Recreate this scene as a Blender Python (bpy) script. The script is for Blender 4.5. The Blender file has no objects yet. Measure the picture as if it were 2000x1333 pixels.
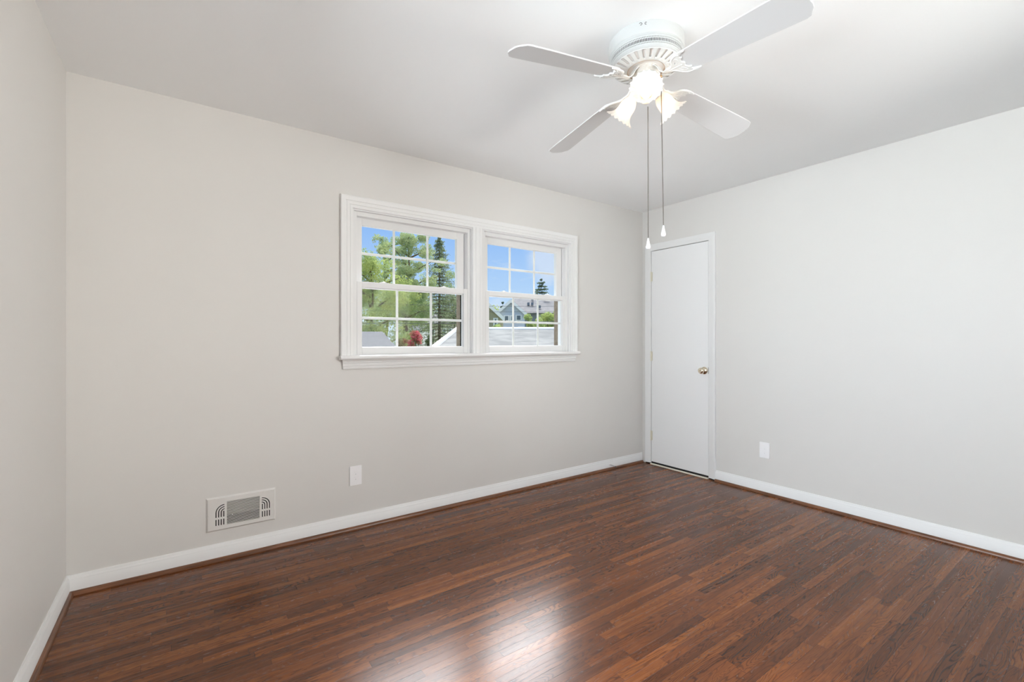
import bpy, bmesh, math, random
from mathutils import Vector, Matrix
R = math.radians
PI = math.pi
scene = bpy.context.scene
COL = scene.collection

# ------------------------------------------------------------------ camera
ROOM_W, ROOM_D, ROOM_H, WT = 4.1133, 3.39, 2.44, 0.15
YAW, FPX = 0.6173, 901.27
CAM = Vector((0.4488, -2.9522, 1.187))
cd = bpy.data.cameras.new('camera')
cam = bpy.data.objects.new('camera', cd)
COL.objects.link(cam)
cam.location = CAM
cam.rotation_euler = (PI/2, 0, -YAW)
cd.sensor_width = 36.0
cd.lens = FPX / 2000 * 36
cd.shift_y = -1.2 / 2000
cd.clip_start = 0.02
cd.clip_end = 600
scene.camera = cam
RIGHT = Vector((math.cos(YAW), -math.sin(YAW), 0))
FWD = Vector((math.sin(YAW), math.cos(YAW), 0))


def far(px, py, d):
    """A point outdoors seen in direction (px, py), d metres away along the view axis."""
    return CAM + FWD*d + RIGHT*((px-1000)/FPX*d) + Vector((0, 0, (665.3-py)/FPX*d))


# ------------------------------------------------------------------ exposure, world
scene.view_settings.view_transform = 'Standard'
scene.view_settings.look = 'None'
scene.view_settings.gamma = 1
scene.view_settings.use_curve_mapping = False
scene.view_settings.exposure = 0.0
scene.cycles.use_denoising = True
scene.cycles.use_adaptive_sampling = False
scene.cycles.max_bounces = 12
scene.cycles.diffuse_bounces = 8
scene.cycles.glossy_bounces = 6
scene.cycles.transmission_bounces = 8
scene.cycles.transparent_max_bounces = 16
scene.cycles.sample_clamp_indirect = 6
scene.cycles.blur_glossy = 0.5

SKY_LOW = 1.0      # brightness of the low blue sky
SKY_HIGH = 38.0    # brightness of the added sky bank higher up, beyond the window
WINDOW_W = 2350.0  # daylight entering through the side window
REAR_W = 385.0     # fill light from the lamp outside the added window facing the double window
BULB_L = 5.0

w = bpy.data.worlds.new('sky')
scene.world = w
w.use_nodes = True
nt = w.node_tree
nt.nodes.clear()


def N(tree, typ, **kw):
    n = tree.nodes.new(typ)
    for k, v in kw.items():
        if k == 'inp':
            for a, b in v.items():
                n.inputs[a].default_value = b
        else:
            setattr(n, k, v)
    return n


tc = N(nt, 'ShaderNodeTexCoord')
sep = N(nt, 'ShaderNodeSeparateXYZ')
nt.links.new(tc.outputs['Generated'], sep.inputs[0])
ramp = N(nt, 'ShaderNodeValToRGB')
cr = ramp.color_ramp
cr.elements[0].position = 0.0
cr.elements[0].color = (0.70, 0.83, 0.98, 1)
cr.elements[1].position = 0.26
cr.elements[1].color = (0.26, 0.49, 0.95, 1)
e = cr.elements.new(0.10)
e.color = (0.48, 0.69, 0.98, 1)
nt.links.new(sep.outputs['Z'], ramp.inputs[0])
mp = N(nt, 'ShaderNodeMapping')
mp.inputs['Scale'].default_value = (1, 1, 2.6)
mp.inputs['Location'].default_value = (0.35, 0.1, 0.28)
nt.links.new(tc.outputs['Generated'], mp.inputs[0])
noi = N(nt, 'ShaderNodeTexNoise', inp={'Scale': 5.5, 'Detail': 7.0, 'Roughness': 0.55})
nt.links.new(mp.outputs[0], noi.inputs['Vector'])
mr = N(nt, 'ShaderNodeMapRange', inp={'From Min': 0.52, 'From Max': 0.72, 'To Min': 0.0, 'To Max': 0.85})
nt.links.new(noi.outputs[0], mr.inputs[0])
mixc = N(nt, 'ShaderNodeMixRGB', inp={'Color2': (0.86, 0.90, 0.98, 1)})
nt.links.new(mr.outputs[0], mixc.inputs[0])
nt.links.new(ramp.outputs[0], mixc.inputs[1])
# one soft cumulus over the far roofs
puff = (FWD + RIGHT*0.083 + Vector((0, 0, 0.178))).normalized()
pd_ = N(nt, 'ShaderNodeVectorMath', operation='DOT_PRODUCT')
pd_.inputs[1].default_value = puff
nt.links.new(tc.outputs['Generated'], pd_.inputs[0])
pn_ = N(nt, 'ShaderNodeTexNoise', inp={'Scale': 26.0, 'Detail': 5.0})
nt.links.new(tc.outputs['Generated'], pn_.inputs['Vector'])
pm_ = N(nt, 'ShaderNodeMath', operation='MULTIPLY_ADD')
pm_.inputs[1].default_value = 0.0022
nt.links.new(pn_.outputs[0], pm_.inputs[0])
nt.links.new(pd_.outputs['Value'], pm_.inputs[2])
pr_ = N(nt, 'ShaderNodeMapRange', interpolation_type='SMOOTHSTEP', inp={'From Min': 0.9991, 'From Max': 1.0008, 'To Max': 0.62})
nt.links.new(pm_.outputs[0], pr_.inputs[0])
mix2 = N(nt, 'ShaderNodeMixRGB', inp={'Color2': (0.78, 0.84, 0.95, 1)})
nt.links.new(pr_.outputs[0], mix2.inputs[0])
nt.links.new(mixc.outputs[0], mix2.inputs[1])
lowbg = N(nt, 'ShaderNodeBackground', inp={'Strength': SKY_LOW})
nt.links.new(mix2.outputs[0], lowbg.inputs[0])
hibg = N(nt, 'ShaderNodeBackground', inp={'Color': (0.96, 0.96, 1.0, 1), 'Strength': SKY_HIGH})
# added sky bank, above the visible sky, to brighten the floor's window reflection
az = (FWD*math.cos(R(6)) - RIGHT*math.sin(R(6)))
glow = az*math.cos(R(42)) + Vector((0, 0, math.sin(R(42))))
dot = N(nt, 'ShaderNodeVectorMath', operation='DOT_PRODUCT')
dot.inputs[1].default_value = glow
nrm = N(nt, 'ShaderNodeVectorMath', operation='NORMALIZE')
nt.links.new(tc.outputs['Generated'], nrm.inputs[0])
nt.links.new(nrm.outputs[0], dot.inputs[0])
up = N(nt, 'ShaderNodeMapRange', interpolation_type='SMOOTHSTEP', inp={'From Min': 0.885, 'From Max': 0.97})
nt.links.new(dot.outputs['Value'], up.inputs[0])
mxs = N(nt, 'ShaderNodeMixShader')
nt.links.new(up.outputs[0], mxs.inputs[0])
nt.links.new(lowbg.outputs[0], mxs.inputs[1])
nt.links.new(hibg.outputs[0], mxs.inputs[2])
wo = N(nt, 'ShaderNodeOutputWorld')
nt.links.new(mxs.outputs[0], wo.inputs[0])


def light(name, typ, loc, rot=(0, 0, 0), **kw):
    d = bpy.data.lights.new(name, typ)
    for k, v in kw.items():
        setattr(d, k, v)
    o = bpy.data.objects.new(name, d)
    COL.objects.link(o)
    o.location = loc
    o.rotation_euler = rot
    return o


# sun from behind the house, so it only lights the outdoors
sd = Vector((0.45, -0.62, 0.62)).normalized()
sun = light('sun', 'SUN', (0, 0, 12), energy=1.9, angle=R(1.0), color=(1.0, 0.95, 0.86))
sun.rotation_euler = sd.to_track_quat('Z', 'Y').to_euler()

SWY0, SWY1, SWZ0, SWZ1 = -2.95, -1.25, 1.09, 2.02   # the window in the left wall
# daylight coming in through the window of the left wall
al = light('side_window_daylight', 'AREA', (-4.5, (SWY0+SWY1)/2, 1.75), (0, R(-90), 0),
           shape='RECTANGLE', size=4.4, size_y=5.0, energy=WINDOW_W, color=(0.88, 0.94, 1.0))
RWX0, RWX1, RWZ0, RWZ1 = 1.55, 3.25, 0.95, 2.05   # the added window in the rear wall
al2 = light('rear_fill_lamp', 'AREA', (3.50, -ROOM_D-1.25, 1.50), (R(90), 0, R(32)),
            shape='RECTANGLE', size=2.6, size_y=2.2, energy=REAR_W, color=(1.0, 0.95, 0.90))  # fill lamp added outside it to even out the wall brightness
# sampling portals for the sky light in the front window
pt = light('window_portal', 'AREA', (2.23, 0.13, 1.55), (R(-90), 0, 0), shape='RECTANGLE', size=1.9, size_y=0.98)
pt.data.cycles.is_portal = True


# ------------------------------------------------------------------ materials
def mat(name, color=(0.8, 0.8, 0.8), rough=0.5, metal=0.0, spec=0.5, emit=None, estr=0.0, bump=None, coat=0.0, vary=None):
    m = bpy.data.materials.new(name)
    m.use_nodes = True
    t = m.node_tree
    b = t.nodes['Principled BSDF']
    b.inputs['Base Color'].default_value = (*color, 1)
    b.inputs['Roughness'].default_value = rough
    b.inputs['Metallic'].default_value = metal
    b.inputs['Specular IOR Level'].default_value = spec
    b.inputs['Coat Weight'].default_value = coat
    b.inputs['Coat Roughness'].default_value = 0.1
    if emit:
        b.inputs['Emission Color'].default_value = (*emit, 1)
        b.inputs['Emission Strength'].default_value = estr
    g = N(t, 'ShaderNodeNewGeometry')
    if bump:
        n = N(t, 'ShaderNodeTexNoise', inp={'Scale': bump[0], 'Detail': 3.0})
        t.links.new(g.outputs['Position'], n.inputs['Vector'])
        bp = N(t, 'ShaderNodeBump', inp={'Strength': bump[1], 'Distance': bump[2]})
        t.links.new(n.outputs[0], bp.inputs['Height'])
        t.links.new(bp.outputs[0], b.inputs['Normal'])
    if vary:   # (scale, second colour, lo, hi)
        n = N(t, 'ShaderNodeTexNoise', inp={'Scale': vary[0], 'Detail': 4.0, 'Roughness': 0.6})
        t.links.new(g.outputs['Position'], n.inputs['Vector'])
        r_ = N(t, 'ShaderNodeMapRange', inp={'From Min': vary[2], 'From Max': vary[3]})
        t.links.new(n.outputs[0], r_.inputs[0])
        mx = N(t, 'ShaderNodeMixRGB', inp={'Color1': (*color, 1), 'Color2': (*vary[1], 1)})
        t.links.new(r_.outputs[0], mx.inputs[0])
        t.links.new(mx.outputs[0], b.inputs['Base Color'])
    return m


M = {}
M['wall'] = mat('greige_wall_paint', (0.700, 0.685, 0.660), 0.55, spec=0.3, bump=(220, 0.05, 0.002), vary=(1.3, (0.688, 0.673, 0.648), 0.4, 0.7))
M['ceiling'] = mat('white_ceiling_paint', (0.90, 0.91, 0.915), 0.8, spec=0.2, bump=(180, 0.04, 0.002))
M['trim'] = mat('white_gloss_trim', (0.79, 0.79, 0.785), 0.45, spec=0.35)
M['vinyl'] = mat('white_window_vinyl', (0.77, 0.77, 0.765), 0.5, spec=0.3)
M['door'] = mat('white_door_paint', (0.83, 0.83, 0.83), 0.38, bump=(60, 0.03, 0.001))
M['brass'] = mat('polished_brass', (0.80, 0.71, 0.56), 0.16, metal=1.0)
M['dullbrass'] = mat('painted_over_brass', (0.74, 0.71, 0.60), 0.35, metal=0.4)
M['steel'] = mat('steel', (0.45, 0.45, 0.45), 0.3, metal=1.0)
M['dark'] = mat('void_shade', (0.012, 0.011, 0.010), 0.9)  # near black that puts the shade of gaps and holes into the colour
M['threshold'] = mat('cream_threshold_paint', (0.70, 0.66, 0.56), 0.5)
M['plate'] = mat('white_outlet_plastic', (0.90, 0.90, 0.91), 0.3)
M['grille'] = mat('wall_coloured_metal', (0.73, 0.715, 0.69), 0.4)
M['damper'] = mat('grey_damper_metal', (0.20, 0.19, 0.18), 0.5)
M['slot_shade'] = mat('slot_shade_grey', (0.10, 0.095, 0.09), 0.7)
M['fan'] = mat('white_fan_enamel', (0.74, 0.75, 0.74), 0.35)
M['drum'] = mat('fan_housing_enamel', (0.60, 0.615, 0.61), 0.45, spec=0.3)
M['blade'] = mat('white_blade_laminate', (0.64, 0.64, 0.645), 0.45)
M['slot'] = mat('housing_inside', (0.20, 0.19, 0.18), 0.6)
M['wheel'] = mat('flywheel_white', (0.70, 0.66, 0.60), 0.4, vary=(60, (0.78, 0.76, 0.72), 0.4, 0.6))
M['chain'] = mat('bead_chain_metal', (0.12, 0.10, 0.085), 0.4, metal=0.6)
M['copper'] = mat('antique_brass_fitting', (0.62, 0.40, 0.22), 0.3, metal=0.9)
M['ceramic'] = mat('white_ceramic', (0.72, 0.73, 0.74), 0.2)
M['socket'] = mat('socket_cream', (0.80, 0.72, 0.60), 0.5)
M['reveal_tan'] = mat('tan_exterior_casing', (0.20, 0.16, 0.12), 0.8, spec=0.1, vary=(30, (0.25, 0.21, 0.16), 0.4, 0.6))
M['screen_black'] = mat('black_screen_channel', (0.010, 0.010, 0.010), 0.95, spec=0.05)
M['extwall'] = mat('exterior_brick_red', (0.22, 0.10, 0.07), 0.85, vary=(14, (0.30, 0.14, 0.10), 0.4, 0.6))
M['bulb'] = mat('lit_bulb', (1, 0.9, 0.75), 0.4, emit=(1.0, 0.72, 0.46), estr=BULB_L)


def shade_mat():
    m = bpy.data.materials.new('frosted_lit_glass')
    m.use_nodes = True
    t = m.node_tree
    b = t.nodes['Principled BSDF']
    b.inputs['Base Color'].default_value = (0.95, 0.93, 0.90, 1)
    b.inputs['Roughness'].default_value = 0.25
    tr = N(t, 'ShaderNodeBsdfTranslucent', inp={'Color': (0.97, 0.93, 0.88, 1)})
    mx = N(t, 'ShaderNodeMixShader', inp={0: 0.62})
    t.links.new(b.outputs[0], mx.inputs[1])
    t.links.new(tr.outputs[0], mx.inputs[2])
    t.links.new(mx.outputs[0], t.nodes['Material Output'].inputs[0])
    return m


M['shade'] = shade_mat()


def glass_mat():
    m = bpy.data.materials.new('window_glass')
    m.use_nodes = True
    t = m.node_tree
    t.nodes.remove(t.nodes['Principled BSDF'])
    tr = N(t, 'ShaderNodeBsdfTransparent', inp={'Color': (0.98, 0.99, 0.985, 1)})
    gl = N(t, 'ShaderNodeBsdfGlossy', inp={'Roughness': 0.01})
    fr = N(t, 'ShaderNodeFresnel', inp={'IOR': 1.10})
    mx = N(t, 'ShaderNodeMixShader')
    t.links.new(fr.outputs[0], mx.inputs[0])
    t.links.new(tr.outputs[0], mx.inputs[1])
    t.links.new(gl.outputs[0], mx.inputs[2])
    t.links.new(mx.outputs[0], t.nodes['Material Output'].inputs[0])
    return m


M['glass'] = glass_mat()


def math_(t, op, a, b=None, c=None):
    n = N(t, 'ShaderNodeMath', operation=op)
    for i, v in enumerate((a, b, c)):
        if v is None:
            continue
        if isinstance(v, (int, float)):
            n.inputs[i].default_value = v
        else:
            t.links.new(v, n.inputs[i])
    return n.outputs[0]


def wood_floor():
    m = bpy.data.materials.new('stained_oak_strip_floor')
    m.use_nodes = True
    t = m.node_tree
    L = t.links
    b = t.nodes['Principled BSDF']
    g = N(t, 'ShaderNodeNewGeometry')
    s = N(t, 'ShaderNodeSeparateXYZ')
    L.new(g.outputs['Position'], s.inputs[0])
    X, Y = s.outputs['X'], s.outputs['Y']
    BW = 0.0381
    yr = math_(t, 'DIVIDE', Y, BW)
    row = math_(t, 'FLOOR', yr)
    fy = math_(t, 'SUBTRACT', yr, row)
    wn = N(t, 'ShaderNodeTexWhiteNoise', noise_dimensions='1D')
    L.new(row, wn.inputs['W'])
    shift = math_(t, 'MULTIPLY', wn.outputs['Value'], 47.0)
    xs = math_(t, 'ADD', math_(t, 'DIVIDE', X, 0.55), shift)
    v1 = N(t, 'ShaderNodeTexVoronoi', voronoi_dimensions='1D', feature='F1', inp={'Scale': 1.0, 'Randomness': 0.9})
    L.new(xs, v1.inputs['W'])
    v2 = N(t, 'ShaderNodeTexVoronoi', voronoi_dimensions='1D', feature='DISTANCE_TO_EDGE', inp={'Scale': 1.0, 'Randomness': 0.9})
    L.new(xs, v2.inputs['W'])
    # one id per board
    wid = N(t, 'ShaderNodeTexWhiteNoise', noise_dimensions='2D')
    cmb = N(t, 'ShaderNodeCombineXYZ')
    L.new(math_(t, 'MULTIPLY', v1.outputs['W'], 13.7), cmb.inputs[0])
    L.new(row, cmb.inputs[1])
    L.new(cmb.outputs[0], wid.inputs['Vector'])
    sid = N(t, 'ShaderNodeSeparateColor')
    L.new(wid.outputs['Color'], sid.inputs[0])
    r1, r2, r3 = sid.outputs[0], sid.outputs[1], sid.outputs[2]
    # grain coordinates, offset per board
    gx = math_(t, 'ADD', X, math_(t, 'MULTIPLY', r1, 31.0))
    gy = math_(t, 'ADD', Y, math_(t, 'MULTIPLY', r2, 17.0))
    c1 = N(t, 'ShaderNodeCombineXYZ')
    L.new(math_(t, 'MULTIPLY', gx, 1.9), c1.inputs[0])
    L.new(math_(t, 'MULTIPLY', gy, 17.0), c1.inputs[1])
    n1 = N(t, 'ShaderNodeTexNoise', inp={'Scale': 1.0, 'Detail': 2.0, 'Roughness': 0.45, 'Distortion': 0.35})
    L.new(c1.outputs[0], n1.inputs['Vector'])
    c1b = N(t, 'ShaderNodeCombineXYZ')
    L.new(math_(t, 'MULTIPLY', gx, 22.0), c1b.inputs[0])
    L.new(math_(t, 'MULTIPLY', gy, 60.0), c1b.inputs[1])
    n1b = N(t, 'ShaderNodeTexNoise', inp={'Scale': 1.0, 'Detail': 2.0})
    L.new(c1b.outputs[0], n1b.inputs['Vector'])
    nn = math_(t, 'ADD', n1.outputs[0], math_(t, 'MULTIPLY', n1b.outputs[0], 0.035))
    nrings = math_(t, 'MULTIPLY_ADD', r3, 120.0, 95.0)
    ph = math_(t, 'MULTIPLY', nn, nrings)
    ring = math_(t, 'SINE', ph)
    ring = math_(t, 'MULTIPLY_ADD', ring, 0.5, 0.5)
    ring = math_(t, 'POWER', math_(t, 'MAXIMUM', ring, 0.0001), 3.2)
    # fine pores: long thin dashes
    c2 = N(t, 'ShaderNodeCombineXYZ')
    L.new(math_(t, 'MULTIPLY', gx, 16.0), c2.inputs[0])
    L.new(math_(t, 'MULTIPLY', gy, 420.0), c2.inputs[1])
    n2 = N(t, 'ShaderNodeTexNoise', inp={'Scale': 1.0, 'Detail': 3.0, 'Roughness': 0.6})
    L.new(c2.outputs[0], n2.inputs['Vector'])
    pores = N(t, 'ShaderNodeMapRange', inp={'From Min': 0.50, 'From Max': 0.72})
    L.new(n2.outputs[0], pores.inputs[0])
    # slow tone changes along the board
    c3 = N(t, 'ShaderNodeCombineXYZ')
    L.new(math_(t, 'MULTIPLY', gx, 1.6), c3.inputs[0])
    L.new(math_(t, 'MULTIPLY', gy, 55.0), c3.inputs[1])
    n3 = N(t, 'ShaderNodeTexNoise', inp={'Scale': 1.0, 'Detail': 3.0})
    L.new(c3.outputs[0], n3.inputs['Vector'])
    # board tone
    tone = math_(t, 'ADD', math_(t, 'MULTIPLY', math_(t, 'POWER', r1, 1.1), 0.52), math_(t, 'MULTIPLY', n3.outputs[0], 0.55))
    rp = N(t, 'ShaderNodeValToRGB')
    rr = rp.color_ramp
    rr.elements[0].position = 0.12
    rr.elements[0].color = (0.080, 0.025, 0.008, 1)
    rr.elements[1].position = 0.98
    rr.elements[1].color = (0.320, 0.112, 0.028, 1)
    for pos, c in ((0.40, (0.126, 0.039, 0.011)), (0.66, (0.198, 0.062, 0.016))):
        el = rr.elements.new(pos)
        el.color = (*c, 1)
    L.new(tone, rp.inputs[0])
    dk = N(t, 'ShaderNodeMixRGB', blend_type='MULTIPLY', inp={'Color2': (0.24, 0.21, 0.21, 1)})
    strength = math_(t, 'MULTIPLY_ADD', r2, 0.55, 0.30)
    L.new(math_(t, 'MULTIPLY', ring, strength), dk.inputs[0])
    L.new(rp.outputs[0], dk.inputs[1])
    dk2 = N(t, 'ShaderNodeMixRGB', blend_type='MULTIPLY', inp={'Color2': (0.42, 0.38, 0.36, 1)})
    L.new(math_(t, 'MULTIPLY', pores.outputs[0], 0.75), dk2.inputs[0])
    L.new(dk.outputs[0], dk2.inputs[1])
    # joints between strips
    e1 = math_(t, 'LESS_THAN', math_(t, 'MINIMUM', fy, math_(t, 'SUBTRACT', 1.0, fy)), 0.018)
    e2 = math_(t, 'LESS_THAN', v2.outputs['Distance'], 0.0016)
    jn = math_(t, 'MAXIMUM', e1, e2)
    dk3 = N(t, 'ShaderNodeMixRGB', blend_type='MULTIPLY', inp={'Color2': (0.35, 0.32, 0.30, 1)})
    L.new(math_(t, 'MULTIPLY', jn, 0.75), dk3.inputs[0])
    L.new(dk2.outputs[0], dk3.inputs[1])
    L.new(dk3.outputs[0], b.inputs['Base Color'])
    rg = math_(t, 'ADD', math_(t, 'MULTIPLY', ring, 0.02), math_(t, 'MULTIPLY_ADD', n3.outputs[0], 0.08, 0.21))
    L.new(rg, b.inputs['Roughness'])
    b.inputs['IOR'].default_value = 1.385
    hgt = math_(t, 'MULTIPLY', jn, -0.6)
    wv = N(t, 'ShaderNodeTexNoise', inp={'Scale': 5.0, 'Detail': 2.0})
    L.new(g.outputs['Position'], wv.inputs['Vector'])
    hgt = math_(t, 'ADD', hgt, math_(t, 'MULTIPLY', math_(t, 'ADD', r3, wv.outputs[0]), 0.35))
    bp = N(t, 'ShaderNodeBump', inp={'Strength': 0.30, 'Distance': 0.0008})
    L.new(hgt, bp.inputs['Height'])
    L.new(bp.outputs[0], b.inputs['Normal'])
    return m


M['floor'] = wood_floor()


def shoe_wood(axis):
    m = bpy.data.materials.new('stained_shoe_moulding')
    m.use_nodes = True
    t = m.node_tree
    b = t.nodes['Principled BSDF']
    g = N(t, 'ShaderNodeNewGeometry')
    mp_ = N(t, 'ShaderNodeMapping')
    mp_.inputs['Scale'].default_value = (5, 130, 130) if axis == 'x' else (130, 5, 130)
    t.links.new(g.outputs['Position'], mp_.inputs[0])
    n = N(t, 'ShaderNodeTexNoise', inp={'Scale': 1.0, 'Detail': 4.0, 'Roughness': 0.6})
    t.links.new(mp_.outputs[0], n.inputs['Vector'])
    rp = N(t, 'ShaderNodeValToRGB')
    rp.color_ramp.elements[0].position = 0.3
    rp.color_ramp.elements[0].color = (0.060, 0.022, 0.010, 1)
    rp.color_ramp.elements[1].position = 0.72
    rp.color_ramp.elements[1].color = (0.26, 0.105, 0.045, 1)
    t.links.new(n.outputs[0], rp.inputs[0])
    t.links.new(rp.outputs[0], b.inputs['Base Color'])
    b.inputs['Roughness'].default_value = 0.28
    return m


M['shoe_x'] = shoe_wood('x')
M['shoe_y'] = shoe_wood('y')


# ------------------------------------------------------------------ mesh helpers
class MB:
    """Collects shapes, then links them as ONE mesh object."""
    def __init__(self):
        self.v, self.f = [], []

    def add(self, vs, fs):
        o = len(self.v)
        self.v += [tuple(p) for p in vs]
        self.f += [tuple(i + o for i in f) for f in fs]
        return self

    def box(self, x0, x1, y0, y1, z0, z1):
        vs = [(x, y, z) for z in (z0, z1) for y in (y0, y1) for x in (x0, x1)]
        return self.add(vs, [(0, 2, 3, 1), (4, 5, 7, 6), (0, 1, 5, 4), (2, 6, 7, 3), (0, 4, 6, 2), (1, 3, 7, 5)])

    def loops(self, rings, closed_ring=True, cap0=True, cap1=True, closed_path=False):
        o = len(self.v)
        n = len(rings[0])
        for r_ in rings:
            self.v += [tuple(p) for p in r_]
        m = len(rings)
        for i in range(m if closed_path else m - 1):
            a, b_ = o + i*n, o + ((i+1) % m)*n
            for j in range(n if closed_ring else n-1):
                k = (j+1) % n
                self.f.append((a+j, a+k, b_+k, b_+j))
        if not closed_path:
            if cap0:
                self.f.append(tuple(o + j for j in reversed(range(n))))
            if cap1:
                self.f.append(tuple(o + (m-1)*n + j for j in range(n)))
        return self

    def lathe(self, prof, seg=32, mtx=None, closed=False):
        """prof: (radius, z) pairs, turned about z."""
        rings = []
        for r_, z in prof:
            rings.append([Vector((max(r_, 1e-5)*math.cos(2*PI*k/seg), max(r_, 1e-5)*math.sin(2*PI*k/seg), z)) for k in range(seg)])
        if mtx is not None:
            rings = [[mtx @ p for p in r_] for r_ in rings]
        return self.loops(rings, True, not closed, not closed, closed)

    def tube(self, pts, r, seg=8, caps=True):
        pts = [Vector(p) for p in pts]
        rr = r if isinstance(r, (list, tuple)) else [r]*len(pts)
        rings = []
        prev = None
        for i, p in enumerate(pts):
            d = (pts[min(i+1, len(pts)-1)] - pts[max(i-1, 0)]).normalized()
            if prev is None:
                a = d.orthogonal().normalized()
            else:
                a = (prev - d*prev.dot(d)).normalized()
            prev = a
            b_ = d.cross(a)
            rings.append([p + (a*math.cos(2*PI*k/seg) + b_*math.sin(2*PI*k/seg))*rr[i] for k in range(seg)])
        return self.loops(rings, True, caps, caps)

    def ball(self, c, r, seg=8, rings=5, sz=1.0):
        c = Vector(c)
        prof = [(r*math.sin(PI*i/rings), -r*sz*math.cos(PI*i/rings)) for i in range(rings+1)]
        return self.lathe(prof, seg, Matrix.Translation(c))

    def sweep(self, path, prof, frame, closed=False):
        """Mitred sweep in a plane. path: 2D points; prof: (u,w) with u across (to the left of travel), w out of the plane.
        frame(a,b,w) -> 3D."""
        n = len(path)
        rings = []
        for i in range(n):
            P = Vector(path[i])
            if closed or 0 < i < n-1:
                d0 = (P - Vector(path[(i-1) % n])).normalized()
                d1 = (Vector(path[(i+1) % n]) - P).normalized()
            elif i == 0:
                d0 = d1 = (Vector(path[1]) - P).normalized()
            else:
                d0 = d1 = (P - Vector(path[i-1])).normalized()
            n0 = Vector((-d0.y, d0.x))
            n1 = Vector((-d1.y, d1.x))
            mt = (n0 + n1).normalized()
            mt = mt / max(mt.dot(n0), 0.2)
            rings.append([Vector(frame(P.x + mt.x*u, P.y + mt.y*u, w_)) for u, w_ in prof])
        return self.loops(rings, True, True, True, closed)

    def build(self, name, m, parent=None, smooth=None, bevel=0.0, origin=None, fix=True):
        me = bpy.data.meshes.new(name)
        vs = self.v
        if origin is not None:
            o_ = Vector(origin)
            vs = [tuple(Vector(p) - o_) for p in vs]
        me.from_pydata(vs, [], self.f)
        ms = m if isinstance(m, (list, tuple)) else [m]
        for q in ms:
            me.materials.append(q)
        if fix or smooth:
            bm = bmesh.new()
            bm.from_mesh(me)
            if fix:
                bmesh.ops.recalc_face_normals(bm, faces=bm.faces[:])
            if smooth:
                for f in bm.faces:
                    f.smooth = True
                lim = R(smooth)
                for ed in bm.edges:
                    if len(ed.link_faces) == 2 and ed.calc_face_angle(0) > lim:
                        ed.smooth = False
            bm.to_mesh(me)
            bm.free()
        me.update()
        o = bpy.data.objects.new(name, me)
        COL.objects.link(o)
        if origin is not None:
            o.location = origin
        if parent:
            o.parent = parent
        if bevel:
            bv = o.modifiers.new('bevel', 'BEVEL')
            bv.width = bevel
            bv.segments = 2
            bv.limit_method = 'ANGLE'
            bv.angle_limit = R(40)
            bv.harden_normals = False
        return o


def tag(o, label=None, cat=None, group=None, kind=None):
    if label:
        o['label'] = label
    if cat:
        o['category'] = cat
    if group:
        o['group'] = group
    if kind:
        o['kind'] = kind
    return o


def empty(name, loc=(0, 0, 0), rz=0):
    o = bpy.data.objects.new(name, None)
    COL.objects.link(o)
    o.location = loc
    o.rotation_euler = (0, 0, rz)
    return o


def outline(name, splines, thick, m, parent=None, bevel=0.0, mtx=None, res=1):
    """A flat plate cut out of closed 2D outlines (inner ones are holes), thickness along local z."""
    cu = bpy.data.curves.new(name, 'CURVE')
    cu.dimensions = '2D'
    cu.fill_mode = 'BOTH'
    cu.extrude = thick/2
    cu.bevel_depth = bevel
    cu.bevel_resolution = res
    for pts in splines:
        sp = cu.splines.new('POLY')
        sp.points.add(len(pts)-1)
        for i, (a, b_) in enumerate(pts):
            sp.points[i].co = (a, b_, 0, 1)
        sp.use_cyclic_u = True
    tmp = bpy.data.objects.new(name, cu)
    COL.objects.link(tmp)
    dg = bpy.context.evaluated_depsgraph_get()
    me = bpy.data.meshes.new_from_object(tmp.evaluated_get(dg))
    COL.objects.unlink(tmp)
    bpy.data.objects.remove(tmp)
    me.materials.clear()
    me.materials.append(m)
    if mtx is not None:
        me.transform(mtx)
    me.name = name
    o = bpy.data.objects.new(name, me)
    COL.objects.link(o)
    if parent:
        o.parent = parent
    return o


def arc(cx, cy, r, a0, a1, n=10):
    return [(cx + r*math.cos(R(a0 + (a1-a0)*i/n)), cy + r*math.sin(R(a0 + (a1-a0)*i/n))) for i in range(n+1)]


def smooth_loop(pts, n=4):
    """Catmull-Rom through a closed 2D outline."""
    out = []
    m = len(pts)
    for i in range(m):
        p0, p1, p2, p3 = (Vector(pts[(i+k) % m]) for k in (-1, 0, 1, 2))
        for j in range(n):
            t_ = j/n
            q = 0.5*((2*p1) + (p2-p0)*t_ + (2*p0-5*p1+4*p2-p3)*t_**2 + (3*p1-p0-3*p2+p3)*t_**3)
            out.append((q.x, q.y))
    return out


def slot2(x0, x1, y0, y1):
    return [(x0, y0), (x1, y0), (x1, y1), (x0, y1)]


# ------------------------------------------------------------------ room shell
WX0, WX1, WZ0, WZ1 = 1.290, 3.170, 1.075, 2.035      # rough opening in the back wall
b = MB()
b.box(-WT, WX0, 0, WT, 0, ROOM_H)
b.box(WX1, ROOM_W+WT, 0, WT, 0, ROOM_H)
b.box(WX0, WX1, 0, WT, 0, WZ0)
b.box(WX0, WX1, 0, WT, WZ1, ROOM_H)
b.box(2.187, 2.260, 0, WT, WZ0, WZ1)
tag(b.build('wall_back', M['wall']), 'greige painted wall holding the white double window', 'wall', kind='structure')

b = MB()
b.box(-WT, 0, -ROOM_D-WT, SWY0, 0, ROOM_H)
b.box(-WT, 0, SWY1, 0, 0, ROOM_H)
b.box(-WT, 0, SWY0, SWY1, 0, SWZ0)
b.box(-WT, 0, SWY0, SWY1, SWZ1, ROOM_H)
tag(b.build('wall_left', M['wall']), 'greige painted side wall without trim, at the dark end of the floor', 'wall', kind='structure')

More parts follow.
